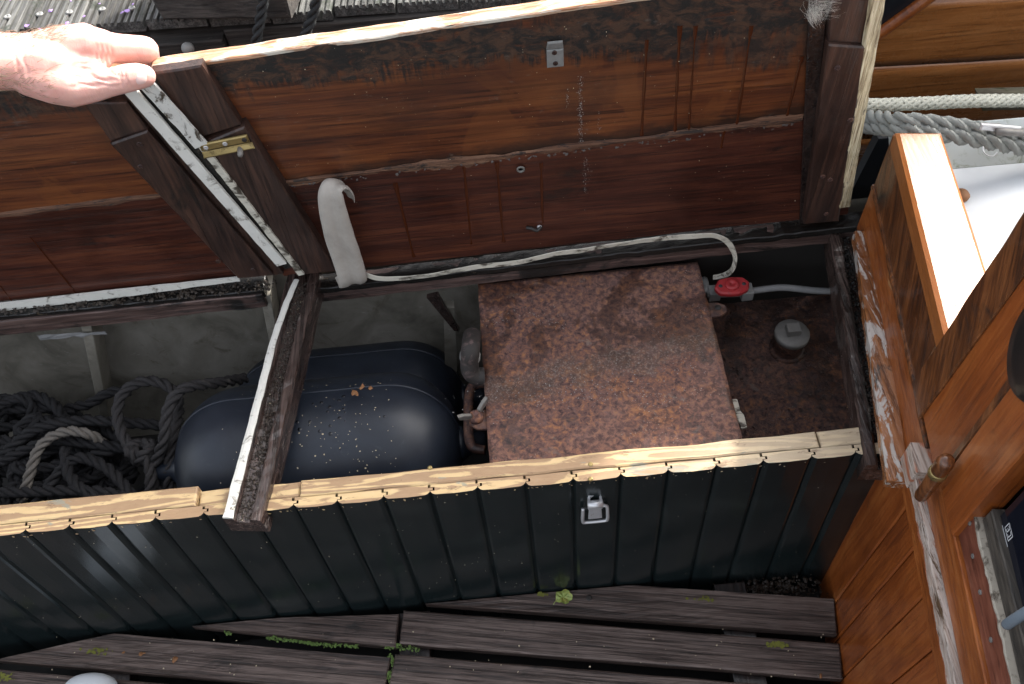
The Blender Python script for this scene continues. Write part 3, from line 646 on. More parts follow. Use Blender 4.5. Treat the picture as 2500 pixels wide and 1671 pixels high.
# right-hand stile: proud batten seen on the photograph's right
yS = .452
R1 = [aty(1842,515,yS), aty(1922,508,yS), aty(1985,108,yS), aty(1898,102,yS)]
zseg('stile', R1, .023, 'stile', lr, n=4, m=30, rough=.0012, bev=.003)
R2 = [aty(1897,98,yS+.006), aty(1987,104,yS+.006), aty(2010,-60,yS+.006), aty(1905,-60,yS+.006)]
zseg('stile', R2, .017, 'stile', lr, n=4, m=20, rough=.0015, bev=.003)
# side face of the lid right edge: layered ply edge, pale
pe = [aty(1930,478,.452), aty(1948,470,.474), aty(2030,-70,.474), aty(2008,-70,.452)]
zseg('end_edge', [aty(1922,480,.4515), aty(1948,476,.470), aty(2042,-70,.470), aty(2010,-70,.4515)], .006, 'ply_edge', lr, n=5, m=60, rough=.0012, rs=60, wob=.002)
zseg('dark_strip', [aty(1832,514,.468), aty(1846,512,.468), aty(1905,-60,.468), aty(1858,-60,.468)], .004, 'black_wood', lr, n=4, m=30, rough=.0008)  # thin tapered black strip along the left side of the stile
for (x, y) in ((1918,156),(1948,275),(1885,405),(1893,490),(1902,412)):
    p = aty(x, y, yS); screw('screw', p-V((0,.0005,0)), (0,-1,0), .0048, 'rust_dark', lr)
# left-hand stile of this lid (wide), with worn and recessed upper end
S1 = [aty(700,628,yS), aty(765,622,yS), aty(548,282,yS), aty(452,318,yS)]
zseg('stile', [aty(692,632,yS), aty(772,622,yS), aty(560,292,yS), aty(465,330,yS)], .023, 'stile', lr, n=5, m=30, rough=.0014, bev=.003)
zseg('stile', [aty(455,318,yS+.006), aty(552,288,yS+.006), aty(462,150,yS+.006), aty(345,168,yS+.006)], .017, 'stile', lr, n=5, m=16, rough=.002, bev=.003)
# seals on the meeting edges: dirty grey edge of the right lid, black gap, white edge of the left lid
zseg('seal_strip', [aty(440,262,.4505), aty(452,300,.4505), aty(352,190,.452), aty(326,196,.452)], .008, 'peel_white', lr, n=3, m=16, rough=.0014, rs=50) if False else None
sweep('seal_strip', lin(aty(337,192,.450), aty(462,332,.450), 24), [(-.011,-.004),(-.011,.002),(-.004,.004),(.006,.003),(.011,.001),(.011,-.004)], (1,0,0), 'peel_white', lr, rough=.001, rs=60)
sweep('seal_strip', lin(aty(452,318,.4515), aty(692,628,.4515), 40), [(-.006,-.004),(-.006,.002),(0,.003),(.005,.001),(.005,-.004)], (1,0,0), 'seal_dirty', lr, rough=.0012, rs=60)
# brass hasp on the left stile
b0, b1 = aty(458,340,.446), aty(568,318,.446)
hx = (b1-b0).normalized(); hz = V((0,0,1)); hn = V((0,-1,0))
hs0 = plank('hasp', b0-hz*.008, b1-hz*.008, b1+hz*.006, b0+hz*.006, .004, 'brass', lr, n=6, m=2, rough=.0002); tag(hs0, 'brass hasp bar')
plank('hasp_leaf', b0-hz*.019+hn*.004, b1+hx*.006-hz*.017+hn*.006, b1+hx*.004-hz*.008+hn*.001, b0-hz*.008+hn*.001, .0025, 'brass', hs0, n=6, m=2, rough=.0002)
for t in (.12, .52, .92): screw('screw', b0.lerp(b1, t)+hn*.0005-hz*.001, hn, .0038, 'steel' if t < .9 else 'dark_metal', hs0)
lathe('stud', b0.lerp(b1, .78)-hz*.014, (0,-1,-.35), [(.0045,0),(.0045,.012),(.0035,.015),(.0005,.0155)], 'dull_metal', hs0, 12)
# catch plate near the free edge
c0 = aty(1272,125,.4725)
cp = plank('catch_plate', c0+V((-.0125,0,-.024)), c0+V((.0125,0,-.024)), c0+V((.0125,0,.008)), c0+V((-.0125,0,.008)), .002, 'galv', lr, n=3, m=5, rough=.0003); tag(cp, 'galvanised catch plate with two screws')
plank('catch_hook', c0+V((-.0125,0,.0085)), c0+V((.0125,0,.0085)), c0+V((.011,-.005,.024)), c0+V((-.011,-.005,.024)), .003, 'galv', cp, n=3, m=5, rough=.0005)
screw('screw', c0+V((0,0,-.016)), (0,-1,0), .004, 'rust_iron', cp); screw('screw', c0+V((-.001,0,.003)), (0,-1,0), .004, 'rust_iron', cp)
# eye and small hook
ce = aty(1193,388,.4715); lathe('grommet', ce, (0,-1,0), [(.0072,0),(.0072,.0015),(.006,.0025),(.0042,.002),(.0036,0)], 'dull_metal', lr, 18)
ch = aty(1225,525,.468); hk = tube('hook', [ch+V((-.014,.004,.001)), ch+V((-.006,0,.002)), ch+V((.004,-.002,-.003)), ch+V((.012,.002,.003))], .0032, 'dark_metal', lr); screw('screw', ch+V((.009,.002,.001)), (0,-1,0), .0045, 'steel', lr)
# wet runs down the varnish
runs = [(905,420,948,590),(1062,372,1080,560),(1138,372,1154,556),(1240,374,1243,512),(1482,92,1470,312),(1594,60,1578,300),(1722,60,1688,286),(1558,60,1546,306),(1838,130,1803,266),(1660,300,1652,340)]
for (x0_, y0_, x1_, y1_) in runs:
    a = aty(x0_, y0_, .4738); b = aty(x1_, y1_, .4738); n_ = 14; vv, ff = [], []
    for i in range(n_+1):
        t = i/n_; p = a.lerp(b, t); wd = (.0020+.0016*nz(p, 22)+(.0016 if t > .93 or t < .1 else 0))
        vv += [p+V((-wd,.0006,0)), p+V((0,-.0006,0)), p+V((wd,.0006,0))]
    for i in range(n_):
        for j in (0, 1): q = i*3+j; ff.append((q, q+1, q+4, q+3))
    mesh('wet_run', vv, ff, 'wet_run', lr, True)
# chalky scrape marks down the middle
pts = []
for (xx, y0_, y1_, nn, wd) in ((1330,175,330,230,7),(1340,360,445,60,6),(1300,200,250,25,4),(1372,255,310,20,5),(1352,375,420,18,14)):
    for i in range(nn):
        yy = rnd.uniform(y0_, y1_); pts.append((aty(xx+rnd.gauss(0, wd*.45), yy, .4734), (0,-1,0)))
crumbs('chalk_mark', pts, .0007, 'chalk', lr, .15)
crumbs('dust_speck', [(aty(rnd.uniform(560,1840), rnd.uniform(60,560), .4734), (0,-1,0)) for i in range(160)], .0008, 'flake', lr, .3)

# ---- left lid
ll = thing('locker_hatch', 'raised left-hand locker hatch with white seal along its edges, the hand at its corner', 'hatch', (-1,.486,.42), 'hinged locker hatches')
xj_b, xj_t = -.520, -.585
k0 = lidpt(0, 492); k1 = lidpt(370, 447)
def kz(x): return k0.z + (k1.z-k0.z)*(x-k0.x)/(k1.x-k0.x)
lidplank(ll, -1.75, -1.75, xj_b, xj_t, .43, .433, kz(-1.75)-.001, kz(-.53)-.001, 'lid_wood_lower')
lidplank(ll, -1.75, -1.75, xj_b, xj_t, kz(-1.75)+.001, kz(-.53)+.001, .885, .903, 'lid_wood_b')
V_, Fc = [], []; xa, xb_ = -1.3, lidpt(372, 447).x
for i in range(N_+1):
    xx = xa+(xb_-xa)*i/N_; zc = kz(xx); wt = .006*(1+.9*nz((xx,10,0), 9)); wb = .006*(1+1.1*nz((xx,15,0), 20))
    V_ += [V((xx,.4742,zc+max(.001,wt))), V((xx,.4722+.001*nz((xx,1,0),60),zc+.001)), V((xx,.4736,zc-max(.0015,wb)))]
for i in range(N_):
    for j in (0, 1): a = i*3+j; Fc.append((a, a+1, a+4, a+3))
mesh('split_joint', V_, Fc, 'raw_wood', ll)
plank('edge_strip', (-1.75,.4735,.886), (xj_t,.4735,.904), (xj_t,.498,.907), (-1.75,.498,.889), .006, 'lid_edge', ll, n=60, m=4, bev=.002, rough=.0012, rs=30)
zseg('stile', [aty(545,640,yS), aty(626,632,yS), aty(338,300,yS), aty(252,330,yS)], .023, 'stile', ll, n=5, m=30, rough=.0014, bev=.003)
zseg('stile', [aty(254,325,yS+.006), aty(338,298,yS+.006), aty(290,235,yS+.006), aty(190,235,yS+.006)], .017, 'stile', ll, n=5, m=16, rough=.002, bev=.003)
zseg('dark_strip', [aty(626,632,yS+.010), aty(650,628,yS+.010), aty(318,222,yS+.010), aty(286,222,yS+.010)], .012, 'stile', ll, n=4, m=30, rough=.001)
sweep('seal_strip', lin(aty(298,205,.447), aty(646,604,.447), 60), [(-.0095,-.004),(-.0095,.001),(-.006,.003),(-.003,.0012),(.003,.004),(.0085,.003),(.0095,-.004)], (1,0,0), 'seal', ll, rough=.0006, rs=60)
sweep('gap_gasket', lin(aty(325,206,.458), aty(668,608,.458), 30), [(-.013,-.006),(-.013,.002),(.013,.002),(.013,-.006)], (1,0,0), 'black_gunk', ll, rough=.0012, rs=60)
sweep('seal_strip', lin(aty(-400,750,.4655), aty(548,638,.4655), 50), [(-.010,-.004),(-.009,.003),(-.001,.0022),(.004,.0035),(.0085,.002),(.0085,-.004)], (0,0,1), 'seal', ll, rough=.0009, rs=30, taper=lambda t: 1.0 if t < .7 else 1.0-.45*(t-.7)/.3)
for (x, y) in ((320,331),(322,382),(500,600),(580,618)):
    screw('screw', aty(x, y, yS-.0003), (0,-1,0), .0046, 'rust_dark', ll)
for (x0_, y0_, x1_, y1_) in ((70,545,200,705),(0,655,45,715)):
    a = aty(x0_, y0_, .4738); b = aty(x1_, y1_, .4738); vv, ff = [], []
    for i in range(13):
        p = a.lerp(b, i/12); wd = .0012+.0007*nz(p, 30); vv += [p+V((-wd,.0006,0)), p+V((0,-.0006,0)), p+V((wd,.0006,0))]
    for i in range(12):
        for j in (0, 1): q = i*3+j; ff.append((q, q+1, q+4, q+3))
    mesh('wet_run', vv, ff, 'wet_run', ll, True)
# hinge hardware at the meeting corner
hb = atz(650, 620, .430); lathe('hinge_knuckle', hb+V((-.018,0,0)), (1,-.05,0), [(.0005,0),(.0055,.001),(.0055,.030),(.0005,.031)], 'dull_metal', ll, 12)

# ---- webbing strap hanging from the lid
st = [aty(800,628,.446), aty(806,642,.444), aty(809,650,.436), aty(808,640,.424), aty(797,600,.424), aty(780,550,.425), aty(766,500,.424), aty(758,455,.426), aty(760,432,.432), aty(772,421,.440), aty(788,424,.448), aty(797,436,.452), aty(798,450,.455)]
P = cr(st, 7); sec = [(-.026,-.0025),(-.0255,0),(-.018,.0030),(-.011,.0034),(-.003,.0006),(.004,.0010),(.012,.0046),(.020,.0040),(.0255,.0005),(.026,-.0020),(.019,.0014),(.012,.0018),(.004,-.0016),(-.003,-.0020),(-.011,.0010),(-.018,.0004)]
sides = []
for i in range(len(P)):
    t = i/(len(P)-1); sides.append(V((1, .12, .10)).lerp(V((.62, -.75, -.25)), max(0, min(1, (t-.45)*2.4))))
tag(sweep('webbing_strap', P, sec, sides, 'web', None, rough=.0009, rs=30, smooth=True, taper=lambda t: 1 if t < .4 else 1-.38*min(1, (t-.4)*2.4)), 'grey webbing strap hanging from a fold on the right lid underside', 'strap')
# ---- loose seal strip lying along the hinge, its end curling down
sp_ = [(835,628,.436,.424),(870,638,.434,.422),(930,637,.436,.422),(1000,628,.438,.424),(1090,612,.44,.428),(1180,602,.44,.432),(1270,582,.44,.436),(1330,574,.44,.44),(1400,562,.44,.442),(1500,548,.44,.444),(1590,541,.44,.446),(1638,540,.438,.446),(1668,556,.434,.44),(1684,588,.432,.425),(1680,615,.432,.41),(1660,632,.436,.402),(1634,637,.44,.40)]
P = cr([aty(x, y, yy) for (x, y, yy, _) in sp_], 8); sides = []
for i in range(len(P)):
    t = i/(len(P)-1); a = .5*nz((t*9, 2, 0), 1) + (1.5*max(0, (t-.78)/.22)); sides.append(V((0, math.sin(a)*-.8, 1)).lerp(V((.5,-1,.2)), min(1, max(0, (t-.76)*5))))
tag(sweep('loose_seal_strip', P, [(-.0055,-.0012),(-.005,.0012),(-.001,.0004),(.003,.002),(.0055,0),(.005,-.0014)], sides, 'seal_dirty', None, rough=.0009, rs=40), 'dirty white seal strip peeled loose along the hinge, its end curled over', 'seal strip')
# ---- seed fluff caught on the lid
V_, Fc = [], []
for i in range(150):
    a = (rnd.gauss(1868, 7), rnd.gauss(44, 8)); b = (a[0]+rnd.gauss(30, 12), a[1]-rnd.uniform(18, 52)); bx_, by_ = rnd.gauss(-14, 9), rnd.gauss(-4, 9)
    pp = [aty(a[0]+(b[0]-a[0])*t+bx_*4*t*(1-t), a[1]+(b[1]-a[1])*t+by_*4*t*(1-t), .447-.010*t*(1-t)*4*rnd.random()) for t in (0,.2,.4,.6,.8,1)]
    b_ = len(V_); s_ = V((.7, 0, .7))*.00011
    for p in pp: V_ += [p-s_, p+s_]
    for j in range(5): q = b_+2*j; Fc.append((q, q+1, q+3, q+2))
fl = mesh('seed_fluff', V_, Fc, 'fluff'); tag(fl, 'tuft of pale seed fluff caught at the top of the right lid batten', 'fluff', kind='stuff')

# ================================================================== LOCKER CONTENTS
# rusty steel box
zt = .368
bx = thing('steel_box', 'large rusty flat-topped steel box in the locker, beside the blue fender', 'metal box', (.08,.25,-.06))
x0_, x1_, y0_, y1_ = -.133, .290, .022, .462
def platef():
    bm = bmesh.new(); n_ = 46; grid = {}
    for i in range(n_+1):
        for j in range(n_+1):
            xx = x0_+(x1_-x0_)*i/n_; yy = y0_+(y1_-y0_)*j/n_; ex = -.0035 if j > n_/2 else 0
            p = V((xx+(.0012*nz((yy,xx,0), 30) if i in (0, n_) else 0), yy+(.0014*nz((xx,yy,0), 24) if j in (0, n_) else 0), zt+.0012*nz((xx,yy,0), 9)+.0007*nz((xx,yy,1), 70)))
            if (i in (0, n_)) or (j in (0, n_)): p.z -= .0015
            grid[i, j] = bm.verts.new(p)
    for i in range(n_):
        for j in range(n_): bm.faces.new((grid[i,j], grid[i+1,j], grid[i+1,j+1], grid[i,j+1]))
    bm.edges.ensure_lookup_table()
    be = [e for e in bm.edges if e.is_boundary]; r = bmesh.ops.extrude_edge_only(bm, edges=be); bmesh.ops.translate(bm, vec=(0,0,-.012), verts=[v for v in r['geom'] if isinstance(v, bmesh.types.BMVert)])
    return frombm('top_plate', bm, 'rust', bx, True)
platef()
box('body', (x0_+.012, y0_+.01, -.06), (x1_-.012, y1_-.01, zt-.008), 'rust_iron', bx, .004)
def lug(name, c, dx, s=.018):
    pts = [c+V((0,-s,0)), c+V((dx*.6,-s*.9,0)), c+V((dx*.95,-s*.45,0)), c+V((dx,0,0)), c+V((dx*.95,s*.45,0)), c+V((dx*.6,s*.9,0)), c+V((0,s,0))]
    return extrude(name, pts, (0,0,-.006), 'rust_iron', bx, .001)
pl = atz(1625, 710, zt-.002); lug('lug', V((x1_-.004, pl.y, zt-.002)), .036, .017)
lathe('lug_hole', V((x1_+.016, pl.y+.003, zt-.0018)), (0,0,1), [(.006,0),(.0055,.0006),(.001,.0006)], 'void', bx, 14)
pw = atz(1080, 958, zt-.004); lug('lug', V((x0_+.004, pw.y-.004, zt-.006)), -.035, .020)
wn_ = lathe('wing_nut', V((x0_-.018, pw.y, zt-.006)), (0,0,1), [(.013,0),(.0125,.006),(.010,.012),(.006,.013),(.006,.018),(.0005,.0185)], 'rust', bx, 16); tag(wn_, 'wing nut with grey wings')
for s_ in (-1, 1):
    c = V((x0_-.018, pw.y, zt+.002)); dr = V((.75*s_, .55*s_+.25, .25)).normalized(); up = V((0,0,1)); sd_ = dr.cross(up)
    pts = [c+dr*.004-up*.003, c+dr*.020-up*.002, c+dr*.032+up*.004, c+dr*.033+up*.014, c+dr*.022+up*.014, c+dr*.008+up*.008]
    extrude('wing', [p-sd_*.0035 for p in pts], sd_*.007, 'dull_metal', wn_, .001)
tube('handle', [atz(1112,878,.30), atz(1088,882,.30), atz(1076,900,.30), atz(1073,950,.295), atz(1074,1000,.29), atz(1084,1026,.29), atz(1112,1032,.29)], .0090, 'rust_iron', bx, 10, 6)
# elbow pipe between fender and box
ep = thing('elbow_pipe', 'grey-brown pipe elbow with a clamp beside the rusty box', 'pipe', aty(1080,830,.25))
tube('pipe', [aty(1078,785,.27)+V((0,.05,-.05)), aty(1078,800,.27), aty(1076,825,.262), aty(1077,848,.255), aty(1090,862,.25), aty(1110,862,.25)], .0165, 'pipe', ep, 16, 6)
cl_ = aty(1077,822,.262); lathe('clamp', cl_+V((0,.006,-.002)), (aty(1076,835,.258)-aty(1078,805,.266)), [(.0175,-.006),(.0185,-.005),(.0185,.005),(.0175,.006)], 'galv', ep, 18)
# dark lower tank with filler
tz = .205
tk = thing('fuel_tank', 'dark rusted tank top low in the right end of the locker', 'tank', (.4,.25,-.06))
def tanktop():
    bm = bmesh.new(); n_ = 60; grid = {}
    for i in range(n_+1):
        for j in range(n_+1):
            xx = .30+.30*i/n_; yy = .02+.46*j/n_; grid[i,j] = bm.verts.new((xx, yy, tz+.0016*nz((xx,yy,0), 40)+.0018*max(0, nz((xx,yy,2), 90))+.001*nz((xx,yy,3), 160)))
    for i in range(n_):
        for j in range(n_): bm.faces.new((grid[i,j], grid[i+1,j], grid[i+1,j+1], grid[i,j+1]))
    return frombm('top', bm, 'rust_dark', tk, True)
tanktop(); box('body', (.295,.015,-.06), (.605,.485,tz-.006), 'rust_dark', tk, .003)
fc = atz(1803, 800, tz); fu = V((0,0,1))
nk = lathe('filler_neck', fc, fu, [(.036,0),(.031,.003),(.029,.006),(.029,.038),(.030,.040),(.030,.044)], 'rust_dark', tk, 28)
cpz = lathe('filler_cap', fc+fu*.044, fu, [(.030,0),(.0335,.001),(.0335,.010),(.031,.013),(.014,.0135),(.001,.0135)], 'dull_metal', tk, 32); tag(cpz, 'grey filler cap with square key')
c = fc+fu*.0575; box('cap_key', c+V((-.013,-.010,0)), c+V((.013,.012,.016)), 'dull_metal', cpz, .002)
# red valve and hose
vz = .33
v0 = atz(1675, 662, vz+.018); va = atz(1620, 672, vz); vb = atz(1716, 668, vz); ve = atz(1930, 668, vz-.02)
vv_ = thing('valve', 'red-handled valve beside the rusty box', 'valve', v0)
vd = (vb-va).normalized(); tube('body', [va, va.lerp(vb,.5), vb], .010, 'galv', vv_, 6, 3); box('fitting', va.lerp(vb,.15)-V((.010,.012,.012)), va.lerp(vb,.15)+V((.012,.012,.010)), 'galv', vv_, .002); box('fitting', vb-V((.016,.013,.013)), vb+V((.006,.013,.011)), 'galv', vv_, .002)
hxp = [(-.034,-.002),(-.026,-.017),(-.006,-.021),(.012,-.021),(.030,-.012),(.034,.004),(.024,.017),(.0,.020),(-.022,.016)]
hdl = extrude('handle', [v0+V((a, b, 0)) for a, b in hxp], (0,0,.013), 'red', vv_, .003); lathe('hub', v0+V((0,0,.013)), fu, [(.014,0),(.013,.003),(.004,.003),(.003,.001),(.0005,.001)], 'red', hdl, 18)
for dx in (-.022, .022): lathe('dimple', v0+V((dx,-.001,.0125)), fu, [(.004,0),(.0038,.0009),(.0005,.0009)], 'shoe_dark', hdl, 10)
hz_ = tube('fuel_hose', [vb, vb.lerp(ve,.35)+V((0,.006,.004)), vb.lerp(ve,.7)+V((0,.002,.0)), ve], .0065, 'hose', None, 10, 8); tag(hz_, 'thin grey hose running from the red valve to the right', 'hose')
pb = atz(1612, 640, vz); tube('pipe_stub', [pb, va], .008, 'galv', vv_, 8, 3)
# yellowed tag beside the box
yl = atz(1690, 950, .30); o = extrude('plastic_tie', [yl+V((-.006,.03,0)), yl+V((.005,.03,0)), yl+V((.006,.004,0)), yl+V((.010,-.004,0)), yl+V((.010,-.03,0)), yl+V((-.001,-.032,0)), yl+V((-.004,0,0))], (0,0,.004), 'seal_dirty', None, .001); tag(o, 'small cream plastic strip at the right edge of the rusty box', 'plastic strip')
# fenders
def fender(name, c, r, L, label, ax=(1,0,0), group='navy fenders stowed in the locker'):
    f = thing(name, label, 'fender', (c[0], c[1], -.05), group); ax = V(ax).normalized()
    prof = []; n_ = 16
    for i in range(n_+1): a = math.pi/2*(1-i/n_); prof.append((r*math.cos(a)**.88 if i else .001, -L/2+ .88*r*(1-math.sin(a)) ))
    mid = [(r*(1-.003*math.cos(i)), -L/2+.88*r+(L-1.76*r)*i/10) for i in range(1, 10)]
    prof = prof+mid+[(a, -b) for a, b in prof[::-1]]
    body = lathe('body', c, ax, prof, 'fender', f, 56)
    # moulding seam running lengthwise
    N = V((0, math.cos(R_(66)), math.sin(R_(66)))); sp2 = []
    for i in range(41):
        t = i/40; 
        k = int(t*(len(prof)-1)); rr_, h = prof[k]; sp2.append(V(c)+ax*h+N*(rr_+.0003))
    sweep('seam', [p for i, p in enumerate(sp2) if i == 0 or (p-sp2[i-1]).length > 1e-4], [(-.004,-.001),(-.003,.001),(0,.0018),(.003,.001),(.004,-.001)], V((0,-N.z,N.y)), 'fender', body, smooth=True)
    for s_ in (-1, 1): lathe('end_eye', V(c)+ax*s_*(L/2-.006), ax*s_, [(.036,0),(.030,.012),(.022,.02),(.02,.045),(.016,.052),(.0005,.053)], 'fender', f, 20)
    return f
f1c = atz(738, 1046, .225); fender('fender', f1c, .146, .53, 'navy blue fender lying under the divider gutter, in front of the other fender')
f2c = atz(806, 938, .055); fender('fender', f2c, .140, .49, 'navy blue fender behind and beneath the front one')
flk = []
for i in range(190):
    a = R_(rnd.uniform(40, 125)); xx = f1c.x+rnd.gauss(.07,.10)
    if abs(xx-f1c.x) < .16: nn = V((0,-math.cos(a),math.sin(a))); flk.append((V((xx,f1c.y,f1c.z))+nn*.1465, nn))
o = crumbs('chaff', flk, .0014, 'flake', None, .25); tag(o, 'pale chaff scattered over the front navy fender', 'debris')
dv, dfc = [], []
for i in range(26):
    a = R_(rnd.uniform(62, 108)); xx = f1c.x+rnd.gauss(.03,.06); nn = V((0,-math.cos(a),math.sin(a))); c = V((xx,f1c.y,f1c.z))+nn*.1458; R0 = rnd.uniform(.0012,.0036); t1_ = V((1,0,0)); t2_ = nn.cross(t1_); b_ = len(dv)
    for (k_, h_) in ((1,0),(.8,.13),(.4,.2)):
        for q in range(10): dv.append(c+(t1_*math.cos(q*.628)+t2_*math.sin(q*.628))*R0*k_+nn*R0*h_)
    for k_ in range(2):
        for q in range(10): dfc.append((b_+k_*10+q, b_+k_*10+(q+1) % 10, b_+k_*10+10+(q+1) % 10, b_+k_*10+10+q))
    dfc.append(tuple(b_+20+q for q in range(10)))
o = mesh('water_drops', dv, dfc, 'drop', None, True); o['kind'] = 'stuff'; tag(o, 'dark water drops beaded on top of the front fender', 'water drops')
bl = []
for xd, yd in ((848,890),(818,905),(828,888),(812,900)):
    bl.append((onp(xd, yd, V((0,f1c.y+.02,f1c.z+.143)), V((0,.15,1))), (0,.1,1)))
o = crumbs('dry_leaf_bits', bl, .007, 'brown_leaf', None, .3); tag(o, 'small brown dry leaf bits on top of the front fender', 'leaf')
# black rope heap
def heap():
    V_, Fc = [], []; R = .0115
    def P_(x, y, z): return atz(x, y, z)
    for k in range(9):
        pts = []; cx_, cy_ = rnd.uniform(40, 330), rnd.uniform(960, 1120); z = .10+.012*k
        for i in range(14):
            a = i*rnd.uniform(.7, 1.0)+k; rx = rnd.uniform(70, 150); ry = rnd.uniform(35, 80)
            pts.append(P_(cx_+rx*math.cos(a), cy_+ry*math.sin(a), z+rnd.uniform(-.012, .02)))
        rope_geo(pts, R, V_=V_, Fc=Fc)
    for pp in ([(-80,1080,.16),(0,1045,.20),(80,985,.235),(180,965,.24),(280,968,.235),(370,975,.22)],
               [(30,960,.13),(8,950,.16),(15,925,.19),(45,912,.20),(70,925,.19),(72,955,.17),(60,985,.15)],
               [(95,985,.14),(150,940,.16),(205,925,.17),(250,900,.175),(300,895,.17)],
               [(-60,1000,.14),(30,975,.16),(110,965,.165),(170,940,.16)],
               [(60,1190,.20),(130,1090,.225),(180,1050,.235),(240,1070,.24),(290,1120,.235),(330,1180,.22)],
               [(150,1030,.23),(158,1085,.235),(200,1130,.24),(280,1150,.235)],
               [(-60,1130,.2),(60,1128,.225),(150,1125,.235),(240,1128,.24),(320,1150,.23)],
               [(0,1060,.2),(60,1030,.215),(120,1010,.22),(200,1015,.225),(300,1030,.22)]):
        rope_geo([P_(*q) for q in pp], R, V_=V_, Fc=Fc)
    return mesh('rope_heap', V_, Fc, 'rope_black', None, True)
tag(heap(), 'tangled heap of black rope in the left end of the locker', 'rope')
tag(rope('fender_line', [atz(*q) for q in ((362,1140,.20),(352,1080,.235),(375,1010,.285),(380,960,.31),(395,915,.325),(430,888,.32),(500,878,.28),(560,868,.22))], .0115, 'rope_charcoal'), 'dark grey rope looped over the left end of the front fender', 'rope')
tag(rope('looped_line', [atz(*q) for q in ((330,1165,.20),(345,1110,.235),(340,1060,.25),(310,1035,.255),(285,1005,.26),(270,960,.265),(275,915,.27),(300,885,.275),(340,873,.275),(380,882,.27),(402,905,.26),(410,930,.25),(404,985,.26),(392,1040,.25),(385,1110,.22),(400,1150,.19))], .0115, 'rope_charcoal'), 'dark grey rope standing in a round loop beside the fender', 'rope')
tag(rope('beige_line', [atz(*q) for q in ((50,1150,.19),(70,1080,.225),(88,1030,.245),(120,1000,.255),(160,988,.26),(195,993,.255),(222,1005,.235),(250,1030,.2))], .0105, 'rope_beige'), 'single beige rope arching over the black rope heap', 'rope')
# knotted end by the fender eye
kn = atz(325, 1035, .25)
tag(rope('knot', [kn+V((.02*math.cos(a)*(1+.15*math.sin(3*a)), .016*math.sin(a), .013*math.sin(2.3*a))) for a in [i*.55 for i in range(26)]], .011, 'rope_charcoal'), 'bulky rope knot at the fender eye', 'knot')
# bit of crumpled clear plastic under the left hinge rail
pc = aty(150, 765, .452); V_ = []; Fc = []
for i in range(9):
    for j in range(4):
        xx = i/8; V_.append(pc+V((-.05+.13*xx, .004*nz((i, j, 0), .9)-.006, -.006+.016*(j/3)*(1-.5*xx)+.004*nz((i, j, 3), .8))))
for i in range(8):
    for j in range(3): a = i*4+j; Fc.append((a, a+4, a+5, a+1))
tag(mesh('plastic_scrap', V_, Fc, 'hose'), 'crumpled grey plastic scrap under the left hinge rail', 'plastic')

# ================================================================== CABIN BULKHEAD
cb = thing('cabin_bulkhead', 'varnished orange-brown cabin bulkhead with vertical boards and horizontal trims at the cockpit end', 'bulkhead', tuple(BK(-.2, 0)))
def bp(name, u0, u1, z0, z1, off, th, mat, par=cb, vert=False, sh=(0,0,0,0), **kw):
    kw.setdefault('rough', .0008); kw.setdefault('bev', .002)
    a, b, c, d = BK(u1+sh[0], z0, off), BK(u0+sh[1], z0, off), BK(u0+sh[2], z1, off), BK(u1+sh[3], z1, off)   # u decreasing = towards viewer
    return plank(name, a, b, c, d, th, mat, par, **kw)
us = [.06, -.094, -.158, -.228, -.300, -.372, -.444, -.52, -.6]
for a, b in zip(us, us[1:]): bp('board', b+.0012, a-.0012, -.11, .482, 0, .018, 'orange', n=3, m=30, bev=.003, rough=.001, sh=(0,0,-.012,-.012))
bp('trim', -.75, -.062, .480, .522, .014, .03, 'orange_h', n=50, m=3)
wp = bp('worn_trim', -.75, -.070, .526, .552, .020, .03, 'white_peel', n=90, m=4, rough=.003, rs=50, wob=.005)
bp('worn_block', -.112, -.066, .524, .572, .024, .03, 'white_peel', n=6, m=6, rough=.0015)
bp('trim', -.75, -.120, .555, .620, .012, .03, 'orange_h', n=50, m=3)
rt = bp('trim', -.75, -.205, .622, .676, .008, .03, 'red_trim', n=50, m=3)
for u, z in ((-.225,.664),(-.262,.652),(-.305,.650),(-.36,.650)): screw('screw', BK(u, z, .0085), NB, .0032, 'dull_metal', cb)
bp('sealant', -.75, -.205, .6765, .6805, .0095, .03, 'sealant', n=80, m=3, rough=.002, rs=70, wob=.003)
bp('door_frame', -.75, -.228, .682, .712, .002, .03, 'dark_frame', n=40, m=3)
dr_ = bp('door_glass', -.75, -.236, .712, 1.25, -.006, .012, 'glass', n=4, m=4, rough=0, bev=.001)
# printed mark on the glass
cg = onp(2307, 1222, BK(0,0,-.0045), NB); cu = (cg-PB).dot(EB); cz = cg.z
def pm(u0, z0, u1, z1, w_=.0006):
    p, q = BK(u0, z0, -.0052), BK(u1, z1, -.0052); d_ = (q-p).normalized(); s_ = d_.cross(NB)*w_
    return [p-s_, p+s_, q+s_, q-s_]
V_, Fc = [], []
for sgm in [(-.010,.012,.010,.012),(-.010,-.004,.010,-.004),(-.010,.012,-.010,-.004),(.010,.012,.010,-.004),(-.006,.009,-.006,-.001),(-.006,.009,-.001,.009),(-.006,-.001,-.001,-.001),(.002,.009,.002,-.001),(.002,.009,.007,.009),(.002,.004,.006,.004),(.002,-.001,.007,-.001),(-.016,-.010,.016,-.010),(-.016,-.0125,.012,-.0125),(-.012,-.015,.014,-.015)]:
    b_ = len(V_); V_ += pm(cu+sgm[0]*.8, cz+sgm[1]*.8, cu+sgm[2]*.8, cz+sgm[3]*.8); Fc.append((b_, b_+1, b_+2, b_+3))
mesh('printed_mark', V_, Fc, 'sticker', dr_)
